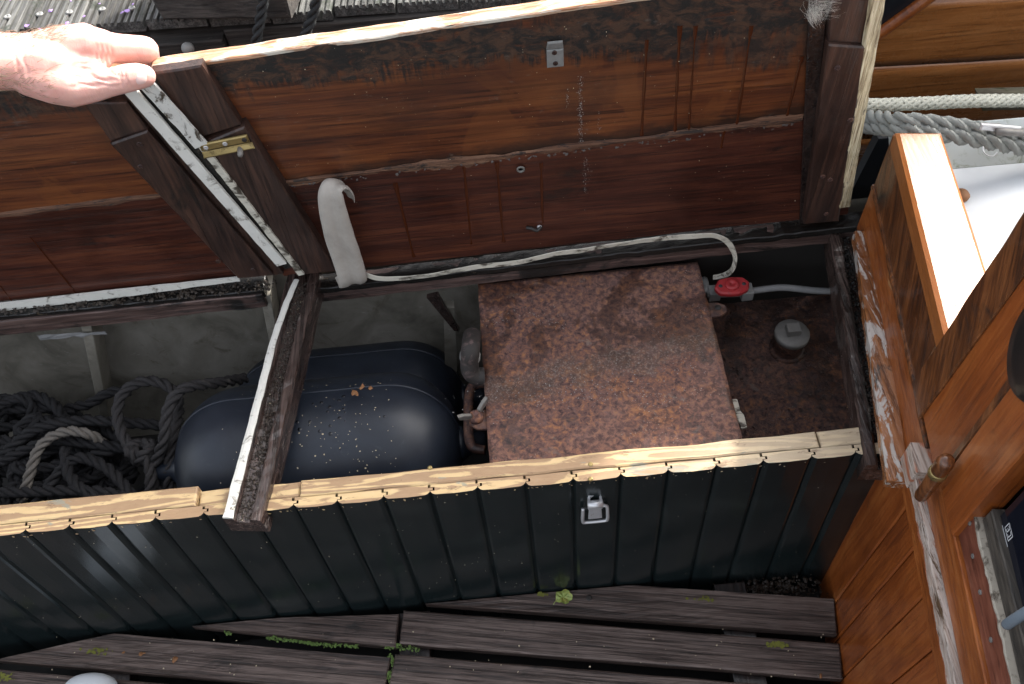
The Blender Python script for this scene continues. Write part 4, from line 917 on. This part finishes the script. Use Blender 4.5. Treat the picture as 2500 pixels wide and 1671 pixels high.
tube('door_bar', [onp(2306, 1432, BK(0,0,.022), NB), onp(2330, 1416, BK(0,0,.026), NB), onp(2370, 1392, BK(0,0,.026), NB), onp(2450, 1345, BK(0,0,.026), NB)], .0055, 'bluegrey', cb, 10, 5)
bp('jamb', -.224, -.150, .622, 1.25, .016, .03, 'orange', n=4, m=30, rough=.001)
bp('bead', -.148, -.136, .60, 1.25, .014, .03, 'orange_dark', n=3, m=30)
pn = bp('panel', -.134, -.001, .582, 1.25, .004, .02, 'orange', n=8, m=40, rough=.0012)
bp('weathered_post', -.03, .030, .575, 1.25, .0075, .03, 'orange_dark', n=4, m=40, rough=.0014, sh=(0,0,-.045,-.045))
bp('end_panel', .03, .425, .575, .690, .002, .022, 'orange_dark', n=30, m=8, rough=.0014)
bp('base_board', -.075, .425, .470, .574, .004, .03, 'orange_h', n=60, m=6, rough=.0016)
bp('joint_strip', -.075, .425, .570, .578, .006, .03, 'orange_dark', n=60, m=2, rough=.002, rs=40)
bp('end_post', -.064, .10, -.11, .44, -.012, .02, 'orange_dark', n=4, m=20) if False else None
# dowel-like bolt with metal collar
q0, q1 = BK(-.155,.585,.030), BK(-.160,.700,.034)
dw = lathe('wooden_peg', q0, q1-q0, [(.0005,0),(.0078,.001),(.009,.008),(.0098,.05),(.0102,.09),(.0108,.106),(.0088,.116),(.0005,.119)], 'orange_dark', cb, 18)
lathe('collar', q0.lerp(q1,.62), q1-q0, [(.0105,0),(.0114,.002),(.0114,.010),(.0105,.012)], 'brass', dw, 20)
# black oval cover on the panel
ov = V_ = None
oc = (-.150, .925)
V_, Fc = [], []; nn = 40
for r_, off in ((1,.004),(1,.010),(.92,.016),(.6,.019),(.0,.020)):
    for i in range(nn):
        a = 2*math.pi*i/nn; V_.append(BK(oc[0]+.052*r_*math.cos(a), oc[1]+.070*r_*math.sin(a), off+.004))
for k_ in range(4):
    for i in range(nn): a = k_*nn+i; b = k_*nn+(i+1) % nn; Fc.append((a, b, b+nn, a+nn))
mesh('oval_cover', V_, Fc, 'oval', cb, True)
# cap beam on the end panel
c0_, c1_ = BK(.012,.705), BK(.415,.705)
cbm = plank('cap_beam', c1_+NB*.003, c0_+NB*.003, c0_-NB*.078, c1_-NB*.066, .034, 'beam', None, n=30, m=6, bev=.006, rough=.0004, rs=14)
cbm.name = 'cap_beam'
bmf = cbm.data
tag(cbm, 'sunlit varnished beam capping the end panel beside the white deck', 'beam')
# cabin house behind the bulkhead (so the cockpit end is really closed)
hp = [BK(.0,0,-.03), BK(-.8,0,-.03), BK(-.8,0,-1.6), BK(.0,0,-1.6)]
extrude('unseen_cabin_side', [p+V((0,0,-.1)) for p in hp], (0,0,1.3), 'dark_boat', cb, 0)

# ------------------------------------------------------------------ side deck, bulwark
def quad(name, pts, mat, th=.02): return extrude(name, pts, (0,0,-th), mat, None, .001)
sd1 = quad('side_deck', [(.60,.02,.56),(2.2,.02,.56),(2.2,.44,.56),(.60,.46,.56)], 'deck'); struct(sd1)
sd2 = quad('side_deck', [(-1.8,.52,.41),(.46,.52,.41),(.46,.56,.41),(-1.8,.56,.41)], 'deck'); struct(sd2)
bw = plank('bulwark', (.615,.4555,.560), (2.2,.435,.560), (2.2,.495,.61), (.615,.5155,.61), .03, 'deck_dirty', None, n=20, m=4, rough=.0006); tag(bw, 'pale painted bulwark edge beyond the white side deck', 'bulwark')
hsk = extrude('hull_topside', [(-1.8,.54,-.7),(2.2,.51,-.7),(2.2,.51,.575),(.6,.53,.575),(.6,.56,.405),(-1.8,.562,.405)], (0,.02,0), 'dark_boat', None, 0); tag(hsk, 'dark outer side of the boat beyond the lids', 'hull')
# leaf on deck, ring
lf = atz(2200, 452, .563); o = lathe('deck_knob', lf, (0,0,1), [(.013,0),(.014,.006),(.010,.011),(.0005,.013)], 'brown_leaf', None, 14); tag(o, 'small round brown knob on the white deck beside the beam', 'knob')
# ropes beyond the lid
def braid(name, pts, R, mat):
    V_, Fc = [], []; P = resample(cr(pts, 10), R*.5); FR = frames(P)
    def strand(s_, sign, n=6, seg=5):
        base = len(V_); L = 0
        for i, p in enumerate(P):
            if i: L += (P[i]-P[i-1]).length
            t, N, B = FR[i]; a = sign*2*math.pi*L/(R*7) + 2*math.pi*s_/n; rd = N*math.cos(a)+B*math.sin(a); tg = t.cross(rd)
            k = 1+.10*sign*math.cos(2*math.pi*L/(R*7)*n*.5*2+s_*math.pi)
            for q in range(seg): b_ = 2*math.pi*q/seg; V_.append(p+rd*R*.72*k+(rd*math.cos(b_)*.24+tg*math.sin(b_)*.40)*R)
        for i in range(len(P)-1):
            for q in range(seg): a_ = base+i*seg+q; b_ = base+i*seg+(q+1) % seg; Fc.append((a_, b_, b_+seg, a_+seg))
    for s_ in range(6): strand(s_, 1); strand(s_, -1)
    return mesh(name, V_, Fc, mat, None, True)
tag(braid('white_rope', [aty(1930,240,.60), aty(2000,241,.59), aty(2100,238,.58), aty(2230,232,.57), aty(2346,231,.57), aty(2700,225,.57)], .0125, 'rope_white'), 'taut off-white braided rope running right from behind the hatch', 'rope')
tag(rope('grey_rope', [aty(1930,264,.60), aty(1990,270,.54), aty(2060,275,.465), aty(2130,281,.452), aty(2200,290,.45), aty(2300,305,.45), aty(2400,322,.45), aty(2600,360,.45)], .0135, 'rope_grey'), 'upper strand of weathered grey rope under the white rope', 'rope', 'weathered grey ropes on the side deck')
tag(rope('grey_rope', [aty(1930,286,.60), aty(1990,290,.53), aty(2060,298,.452), aty(2130,306,.438), aty(2200,315,.435), aty(2300,333,.435), aty(2400,352,.435), aty(2600,390,.43)], .0135, 'rope_grey'), 'lower strand of weathered grey rope above the deck', 'rope', 'weathered grey ropes on the side deck')
sh = thing('shackle', 'small shiny shackle pin lying on the grey rope', 'shackle', aty(2290,300,.43))
s0, s1 = aty(2248,293,.425), aty(2338,302,.425)
plank('pin', s0+V((0,0,-.006)), s1+V((0,0,-.005)), s1+V((0,0,.006)), s0+V((0,0,.005)), .006, 'steel', sh, n=3, m=2, rough=0); tube('bolt', [s0.lerp(s1,.35)+V((0,-.006,0)), s1+V((.01,-.006,0))], .006, 'dull_metal', sh, 8, 3)
rg = atz(2268, 343, .59); tag(tube('wire_ring', [rg+V((.012*math.cos(a), .012*math.sin(a), .004*math.sin(a))) for a in [i*math.pi/6 for i in range(12)]], .0012, 'steel', None, 6, 3), 'tiny wire split ring at the deck edge below the ropes', 'ring')
wdk = plank('wooden_cleat', aty(2252,256,.66), aty(2400,252,.66), aty(2400,222,.66), aty(2246,226,.66), .03, 'block_wood', None, n=10, m=3, rough=.002); tag(wdk, 'mossy wooden block behind the white rope', 'block')
# neighbouring varnished boat
nbt = thing('varnished_boat', 'glossy varnished hull of a neighbouring boat at the top right', 'boat', (1.0,.95,.1))
def strake(zl, zh, y0a, nm):
    V_, Fc = [], []; n_ = 30; m_ = 8
    for i in range(n_+1):
        xx = .42+1.9*i/n_
        for j in range(m_+1):
            t = zl+(zh-zl)*j/m_; zz = t - .05*(xx-.9)*(1 if True else 0); yy = .86 + .50*max(0, .52-t)**2 + .03*(xx-.9)**2
            V_.append((xx, yy+.0006*nz((xx, t, 0), 6), zz))
    for i in range(n_):
        for j in range(m_): a = i*(m_+1)+j; Fc.append((a, a+m_+1, a+m_+2, a+1))
    o = mesh(nm, V_, Fc, 'bright_hull', nbt, True)
    md = o.modifiers.new('t', 'SOLIDIFY'); md.thickness = .018; md.offset = -1
    return o
strake(-.62, -.052, 0, 'strake'); strake(-.05, .199, 0, 'strake'); strake(.1995, .4452, 0, 'strake'); strake(.4458, .60, 0, 'strake')
plank('strake', (.42,.862,.600+.024), (2.3,.862,.60-.07), (2.3,.872,.66), (.42,.872,.72), .018, 'bright_hull', nbt, n=30, m=6, rough=.0005)
plank('unseen_cabin_side', (.46,.885,.60), (2.5,.885,.60), (2.5,.90,1.222), (.46,.90,1.222), .6, 'dark_boat', nbt, n=10, m=6, rough=.0006)  # unseen upper works, height set so their shadow falls on deck and beam
gr0, gr1 = aty(1990,95,.84), aty(2135,-10,.84)
sweep('rail', [gr0+(gr0-gr1)*1.5, gr0, gr1, gr1+(gr1-gr0)*4], circ(.012, 10), (0,1,0), 'orange_h', nbt, smooth=True)
extrude('dark_cover', [aty(1985,93,.845), aty(2128,-8,.845), aty(2250,-120,.845), aty(1800,-120,.845), aty(1800,93,.845)], (0,.012,0), 'dark_boat', nbt, .002)

# ================================================================== PIER
pr = thing('pier', 'grey grooved plank pier behind the boat at the top left', 'pier', (-.4,1.6,-.7))
PZ, PY = .475, 1.243
def dockplank():
    wd = .142; nr = 9; tp = []; 
    pw_ = wd/nr
    for i in range(nr):
        a = i*pw_; tp += [(a+.0026,-.0085),(a+.0036,0),(a+pw_-.0036,0),(a+pw_-.0026,-.0085)]
    sec_ = [(0,-.028)]+[(0,-.004)]+tp[1:-1]+[(wd,-.004),(wd,-.028)]
    V_, Fc = [], []; n_ = len(sec_); L = 1.3; ns = 14
    for i in range(ns+1):
        for (a, b) in sec_: V_.append((a, L*i/ns, b+.0008*nz((a, L*i/ns, b), 20)))
    for i in range(ns):
        for j in range(n_): a = i*n_+j; b = i*n_+(j+1) % n_; Fc.append((a, a+n_, b+n_, b))
    Fc.append(tuple(range(n_))); Fc.append(tuple(ns*n_+j for j in range(n_-1, -1, -1)))
    me = bpy.data.meshes.new('plank'); me.from_pydata(V_, [], Fc); me.update(); bm = bmesh.new(); bm.from_mesh(me); bmesh.ops.recalc_face_normals(bm, faces=bm.faces); bm.to_mesh(me); bm.free(); me.materials.append(M['dock']); return me
DP = dockplank()
scm = None
xx = -1.75; i = 0
while xx < .55:
    o = bpy.data.objects.new('plank', DP); COL.objects.link(o); o.parent = pr; o.matrix_parent_inverse = WM[pr.name].inverted(); o.location = (xx, PY+rnd.uniform(-.006,.006)-.025*(xx+.4), PZ+rnd.uniform(-.002,.002)-.02*(xx+.9)); o.rotation_euler = (0,0,R_(rnd.uniform(-.3,.3)-3)); WM[o.name] = Matrix.LocRotScale(o.location, o.rotation_euler, (1,1,1))
    for dx in (.035, .107):
        p = WM[o.name] @ V((dx, .055+rnd.uniform(-.006,.006), .0005)); lathe('screw', p, (0,0,1), [(.0085,-.003),(.0085,.001),(.006,.002),(.003,.0022),(.0028,.0012),(.0003,.0012)], 'galv', o, 12)
    xx += .1475; i += 1
for (z0, z1, y_, x0_, x1_) in ((.375,.437,PY-.004,-1.8,-.695),(.375,.437,PY-.010,-.690,.6),(.20,.373,PY+.03,-1.8,.6)):
    plank('fascia', (x0_,y_,z0), (x1_,y_-.02,z0-.012), (x1_,y_+.003-.02,z1-.012), (x0_,y_+.003,z1), .09, 'dock_dark', pr, n=30, m=3, rough=.0015, bev=.004)
plank('pile', (-1.3,PY+.05,-.7), (-1.1,PY+.05,-.7), (-1.1,PY+.05,.4), (-1.3,PY+.05,.4), .2, 'dock_dark', pr, n=4, m=8)
bm0 = atz(362, 46, PZ); 
kb = plank('kerb_beam', atz(372,47,PZ+.02), atz(668,44,PZ+.02), atz(668,44,PZ+.02)+V((0,.02,.16)), atz(372,47,PZ+.02)+V((-.02,.02,.16)), .2, 'dock_dark', None, n=20, m=6, rough=.003, bev=.006, rs=24); tag(kb, 'thick dark weathered timber beam lying on the pier edge', 'beam')
for (pts, lab) in (([(612,-60,1.15),(603,0,1.15),(597,40,1.15),(590,75,1.145),(585,112,1.14),(580,150,1.13)], 'dark rope hanging over the pier edge, nearer the hand'), ([(735,-70,1.15),(724,0,1.15),(718,30,1.15),(706,62,1.145),(694,95,1.14),(684,130,1.13)], 'dark rope hanging over the pier edge, farther from the hand')):
    tag(rope('mooring_line', [aty(*q) for q in pts], .0125, 'rope_navy'), lab, 'rope', 'mooring lines over the pier edge')
kp = aty(430, 112, 1.19); o = lathe('bolt_head', kp, (0,-1,.5), [(.013,-.01),(.015,0),(.012,.009),(.006,.013),(.0005,.014)], 'galv', None, 16); tag(o, 'pale grey rounded bolt head on the pier timber just right of the hand', 'bolt')
tag(crumbs('fallen_petals', [(V((rnd.uniform(-1.5,.3), PY+rnd.uniform(.0,.16), PZ+.006)), (0,0,1)) for i in range(70)], .006, 'petal', None, .3), 'purple petals scattered on the pier planks', 'petals')

# ================================================================== SMALL THINGS ON THE FLOOR
lf = atz(1290, 1369, .004)
pts = []
for i in range(40):
    a = 2*math.pi*i/40; rr_ = .0150*(1+.09*math.cos(5*a+.6)+.04*math.sin(11*a)) * (1.15 if math.cos(a) > 0 else 1); pts.append((rr_*math.cos(a), rr_*.85*math.sin(a)))
V_ = [lf+V((a, b, .0045*(1+math.sin(3*i/40*6.28))*.6+.0005)) for i, (a, b) in enumerate(pts)]+[lf+V((a*.5, b*.5, .0025+.0012*math.sin(i))) for i, (a, b) in enumerate(pts)]+[lf+V((0,0,.0008))]
LF = [(i, (i+1) % 40, 40+(i+1) % 40, 40+i) for i in range(40)]+[(40+i, 40+(i+1) % 40, 80) for i in range(40)]
o = mesh('fallen_leaf', V_, LF, 'leaf'); tube('leaf_stalk', [lf+V((-.010,-.004,.002)), lf+V((-.016,-.008,.003)), lf+V((-.020,-.013,.001))], .0007, 'leaf', o, 5, 3); tag(o, 'green and yellow leaf lying on the plank below the latch', 'leaf')
def mosspts(segs):
    out = []
    for (x0, y0, x1, y1, n_, sprd) in segs:
        for i in range(int(n_*.8)):
            t = rnd.random()**1.4; p = atz(x0+(x1-x0)*t+rnd.gauss(0,3), y0+(y1-y0)*t+rnd.gauss(0,sprd), -.004); out.append((p, (rnd.uniform(-.5,.5), rnd.uniform(-.9,0), 1)))
    return out
ms = crumbs('moss', mosspts([(615,1462,700,1472,150,2),(705,1474,820,1482,180,2),(880,1480,960,1490,120,2.5),(895,1502,903,1530,80,2),(890,1540,896,1568,60,2),(515,1448,530,1455,40,2),(740,1555,830,1566,60,2),(1000,1408,1020,1410,8,1),(330,1530,380,1540,20,3)]), .0026, 'moss', None, 1.1)
tag(ms, 'bright green moss growing in the gaps between the floor planks', 'moss')
lc = []
for (x, y, n_, sx, sy) in ((1782,1478,70,10,3),(225,1492,30,12,4),(10,1552,40,14,6),(1610,1372,20,16,3),(1245,1362,20,10,2)):
    for i in range(n_): lc.append((atz(rnd.gauss(x, sx), rnd.gauss(y, sy), .0016), (0,0,1)))
tag(crumbs('lichen', lc, .0032, 'lichen', None, .08), 'yellow-green lichen spots on the floor planks', 'lichen')
tag(crumbs('wet_debris', [(atz(rnd.gauss(1780,55), rnd.gauss(1345,11), -.04), (rnd.uniform(-.5,.5),rnd.uniform(-.5,.5),1)) for i in range(260)], .005, 'dirt', None, .9), 'wet dirt and bits in the hole at the foot of the bulkhead', 'debris')
tag(crumbs('pale_crumbs', [(atz(rnd.uniform(100,1900), rnd.uniform(1440,1560), .002), (0,0,1)) for i in range(60)], .0016, 'flake', None, .4), 'scattered pale crumbs on the floor planks', 'crumbs')
tag(crumbs('leaf_scraps', [(atz(x, y, .003), (0,.3,1)) for x, y in ((330,1497),(322,1500),(268,1577),(400,1512),(283,1495),(1880,1550))], .009, 'brown_leaf', None, .4), 'brown leaf scraps on the floor planks at lower left', 'leaf')
tag(crumbs('rust_flakes', [(V((rnd.uniform(.31,.52), rnd.uniform(.05,.45), tz+.002)), (rnd.uniform(-.4,.4),rnd.uniform(-.4,.4),1)) for i in range(420)], .004, 'rust_dark', None, .4), 'rust flakes scattered on the dark tank top', 'rust flakes')
tag(crumbs('box_grit', [(V((rnd.gauss(.05,.12), rnd.gauss(.20,.022)-.05*nz((i,0,0),.3), zt+.001)), (0,0,1)) for i in range(260)], .0010, 'chalk', None, .6), 'pale grit lying across the rusty box top', 'grit')
tag(crumbs('paint_chips', [(V((x_, -.0012-.022*(H-z_)/H, z_)), (0,-1,0)) for x_, z_ in [(rnd.uniform(-1.05,.40), H-abs(rnd.gauss(.002,.0035))-.003) for i in range(90)]], .0024, 'stripped', None, .10), 'pale paint chips along the top edge of the black locker front', 'paint chips')
tag(crumbs('panel_specks', [(V((rnd.uniform(-1.1,.42), -.022*(H-z_)/H-.0022, z_)), (0,-1,0)) for z_ in [rnd.uniform(.02,.40) for i in range(150)]], .0010, 'flake', None, .4), 'tiny pale specks stuck to the black locker front', 'specks')

# shoe at the lower left
sc0 = atz(200, 1541, .045)
shoe = thing('shoe', 'white rubber shoe toe with dark strap at the lower left edge', 'shoe', (sc0.x, sc0.y-.10, .0))
def shoemesh():
    V_, Fc = [], []; st_ = [(0,.006,.014),(.005,.036,.034),(.020,.050,.046),(.05,.056,.055),(.085,.057,.062),(.12,.054,.072),(.17,.047,.084),(.23,.044,.087),(.28,.036,.08)]; n_ = 16
    for (d, wv_, h_) in st_:
        for i in range(n_):
            a = 2*math.pi*i/n_; cx_, sz = math.cos(a), math.sin(a)
            V_.append(V((sc0.x+wv_*math.copysign(abs(cx_)**.8, cx_), sc0.y+.004-d, .014+ (h_*max(0, sz)**.8 if sz > 0 else .012*sz))))
    for i in range(len(st_)-1):
        for j in range(n_): a = i*n_+j; b = i*n_+(j+1) % n_; Fc.append((a, b, b+n_, a+n_))
    Fc.append(tuple(range(n_))); Fc.append(tuple((len(st_)-1)*n_+j for j in range(n_)))
    o = mesh('upper', V_, Fc, 'shoe', shoe, True); md = o.modifiers.new('s', 'SUBSURF'); md.levels = 2; md.render_levels = 2
    return o
up_ = shoemesh()
tube('ridge', [V((sc0.x-.03+.002, sc0.y-.03, .052)), V((sc0.x+.0, sc0.y-.018, .053)), V((sc0.x+.028, sc0.y-.026, .052)), V((sc0.x+.040, sc0.y-.06, .050))], .003, 'shoe', shoe, 8, 6)
sweep('strap', cr([V((sc0.x-.02, sc0.y-.004, .036)), V((sc0.x-.016, sc0.y-.018, .052)), V((sc0.x-.004, sc0.y-.045, .064)), V((sc0.x+.004, sc0.y-.09, .074))], 6), [(-.006,-.002),(-.006,.002),(.006,.002),(.006,-.002)], (1,0,0), 'shoe_dark', shoe)

# ================================================================== HAND AND FOREARM
person = thing('person', 'bare hand and forearm reaching in from the left, gripping the lid edge', 'person', tuple(aty(-150,150,.43)))
def hp_(x, y, yy): return aty(x, y, yy)
def hand():
    bm = bmesh.new()
    def cap(chain):
        P = []; Rr = []
        for (p, r), (q, s) in zip(chain, chain[1:]):
            n_ = max(3, int((q-p).length/.005))
            for i in range(n_): t = i/n_; P.append(p.lerp(q, t)); Rr.append(r+(s-r)*t)
        P.append(chain[-1][0]); Rr.append(chain[-1][1])
        for p, r in zip(P, Rr): bmesh.ops.create_icosphere(bm, subdivisions=2, radius=r, matrix=Matrix.Translation(p))
    h = hp_
    # forearm and wrist (slightly flattened by two parallel chains)
    cap([(h(-420,170,.36),.046),(h(-150,152,.40),.040),(h(-20,145,.415),.036),(h(55,150,.425),.034),(h(110,150,.43),.034)])
    cap([(h(-420,130,.40),.044),(h(-150,135,.44),.038),(h(-20,130,.45),.033),(h(60,128,.455),.030),(h(120,122,.46),.029)])
    # metacarpals / back of the hand
    cap([(h(60,130,.45),.031),(h(130,118,.46),.030),(h(205,104,.47),.027),(h(232,104,.475),.023)])
    cap([(h(60,125,.475),.028),(h(130,106,.49),.027),(h(195,92,.505),.024)])
    cap([(h(60,130,.50),.025),(h(120,112,.52),.024),(h(180,98,.535),.021)])
    # index finger: along the far side of the edge, then curling down behind it
    cap([(h(222,106,.475),.0235),(h(270,112,.486),.0212),(h(312,114,.496),.0205),(h(332,115,.502),.0200),(h(340,130,.512),.0165),(h(340,150,.520),.013),(h(334,170,.522),.011)])
    for k_, (dx, dy) in enumerate(((-6,6),(-14,14),(-26,22))):
        yy = .528+.021*k_
        cap([(h(205+dx,102+dy,yy-.012),.019),(h(262+dx,104+dy,yy),.016),(h(318+dx,106+dy,yy+.006),.0155),(h(330+dx,118+dy,yy+.004),.0135),(h(326+dx,160+dy,yy-.002),.011)])
    # thenar and thumb on the near side
    cap([(h(70,172,.415),.030),(h(125,190,.412),.030),(h(165,200,.415),.0280),(h(205,198,.420),.0240),(h(250,189,.426),.0208),(h(290,180,.432),.0202),(h(314,176,.436),.0190),(h(330,175,.439),.0165)])
    # web between thumb and index
    cap([(h(110,165,.43),.030),(h(165,155,.44),.026),(h(205,146,.45),.020),(h(235,136,.462),.015)])
    cap([(h(140,180,.425),.026),(h(185,175,.432),.021),(h(222,166,.438),.014)])
    me = bpy.data.meshes.new('arm'); bm.to_mesh(me); bm.free()
    o = bpy.data.objects.new('tmp', me); COL.objects.link(o)
    md = o.modifiers.new('r', 'REMESH'); md.mode = 'VOXEL'; md.voxel_size = .0022; md.adaptivity = 0
    ms_ = o.modifiers.new('s', 'SMOOTH'); ms_.iterations = 9; ms_.factor = .5
    dg = bpy.context.evaluated_depsgraph_get(); ev = o.evaluated_get(dg); m2 = bpy.data.meshes.new_from_object(ev); bpy.data.objects.remove(o)
    m2.materials.clear()
    # creases: thumb joint, web folds and wrist
    import numpy as np
    nvt = len(m2.vertices); co = np.empty(nvt*3); m2.vertices.foreach_get('co', co); co = co.reshape(-1, 3)
    nm = np.empty(nvt*3); m2.vertices.foreach_get('normal', nm); nm = nm.reshape(-1, 3)
    def crease(c, d_, wv_, depth, rad, num=1, gap=.005):
        q = co-np.array(c); r = np.linalg.norm(q, axis=1); s_ = q @ np.array(d_.normalized()); fall = np.clip(1-r/rad, 0, 1)
        wob = .0012*np.sin(q @ np.array((310.0, 170.0, 230.0)))
        for i in range(num):
            e_ = np.exp(-((s_+wob-(i-(num-1)/2)*gap)/wv_)**2)*fall; co[:] -= nm*(depth*e_)[:, None]
    crease(h(283,178,.42), h(316,173,.44)-h(250,189,.428), .0011, 0.0027, .024, 3, .0042)
    crease(h(215,172,.415), V((.35,0,1)), .0016, 0.0037, .04, 4, .006)
    crease(h(240,140,.45), h(300,110,.49)-h(222,106,.475), .0018, 0.0027, .03, 4, .007)
    crease(h(30,140,.39), V((1,0,.05)), .0016, 0.0020, .055, 2, .009)
    m2.vertices.foreach_set('co', co.ravel()); m2.update()
    return link('arm', m2, 'skin', person, True)
arm = hand()
# thumb nail
from mathutils.bvhtree import BVHTree
abv = BVHTree.FromPolygons([v.co.copy() for v in arm.data.vertices], [tuple(p.vertices) for p in arm.data.polygons])
V_, Fc = [], []; nq = 8
for i in range(nq+1):
    for j in range(nq+1):
        u_, w_ = i/nq*2-1, j/nq*2-1
        k_ = 1-.22*(u_*u_*w_*w_)                       # rounded corners
        X_ = 324+12.5*u_*k_+1.0*w_; Y_ = 181+12.5*w_*k_-2.5*u_
        d_ = ray(X_, Y_).normalized(); hit = abv.ray_cast(CAM, d_)
        p = hit[0] if hit[0] is not None else CAM+d_*1.2
        edge = max(abs(u_), abs(w_)); V_.append(p-d_*(.0011*(1-edge**4)+.0001))
for i in range(nq):
    for j in range(nq): a = i*(nq+1)+j; Fc.append((a, a+1, a+nq+2, a+nq+1))
nl = mesh('thumb_nail', V_, Fc, 'nail', arm, True)
# hairs on the forearm
def hairs():
    from mathutils.bvhtree import BVHTree
    me = arm.data; bv = BVHTree.FromPolygons([v.co.copy() for v in me.vertices], [tuple(p.vertices) for p in me.polygons])
    V_, Fc = [], []
    for i in range(620):
        x, y = (rnd.uniform(-60, 130), rnd.gauss(190, 24)) if i < 150 else (rnd.uniform(-60, 150)-20*(i % 2), 60+abs(rnd.gauss(0, 17)))
        d_ = ray(x, y).normalized(); r = bv.ray_cast(CAM, d_)
        if r[0] is None: continue
        p, nr = r[0], r[1]; nr = nr if nr.dot(d_) < 0 else -nr
        g = V((.8, rnd.gauss(0,.3), rnd.gauss(.1,.4))); g = (g-nr*g.dot(nr)).normalized(); L = rnd.uniform(.008,.018)
        pp = [p, p+g*L*.4+nr*L*.22, p+g*L*.75+nr*L*.28, p+g*L+nr*L*.2]; s_ = g.cross(d_).normalized(); b_ = len(V_)
        for k_, q in enumerate(pp): w_ = .00026*(1-.25*k_); V_.extend([q-s_*w_, q+s_*w_, q-d_*w_*1.2])
        for k_ in range(3):
            a = b_+3*k_; Fc += [(a, a+1, a+4, a+3), (a+1, a+2, a+5, a+4), (a+2, a, a+3, a+5)]
    o = mesh('arm_hair', V_, Fc, 'hair', arm); o['kind'] = 'stuff'
hairs()
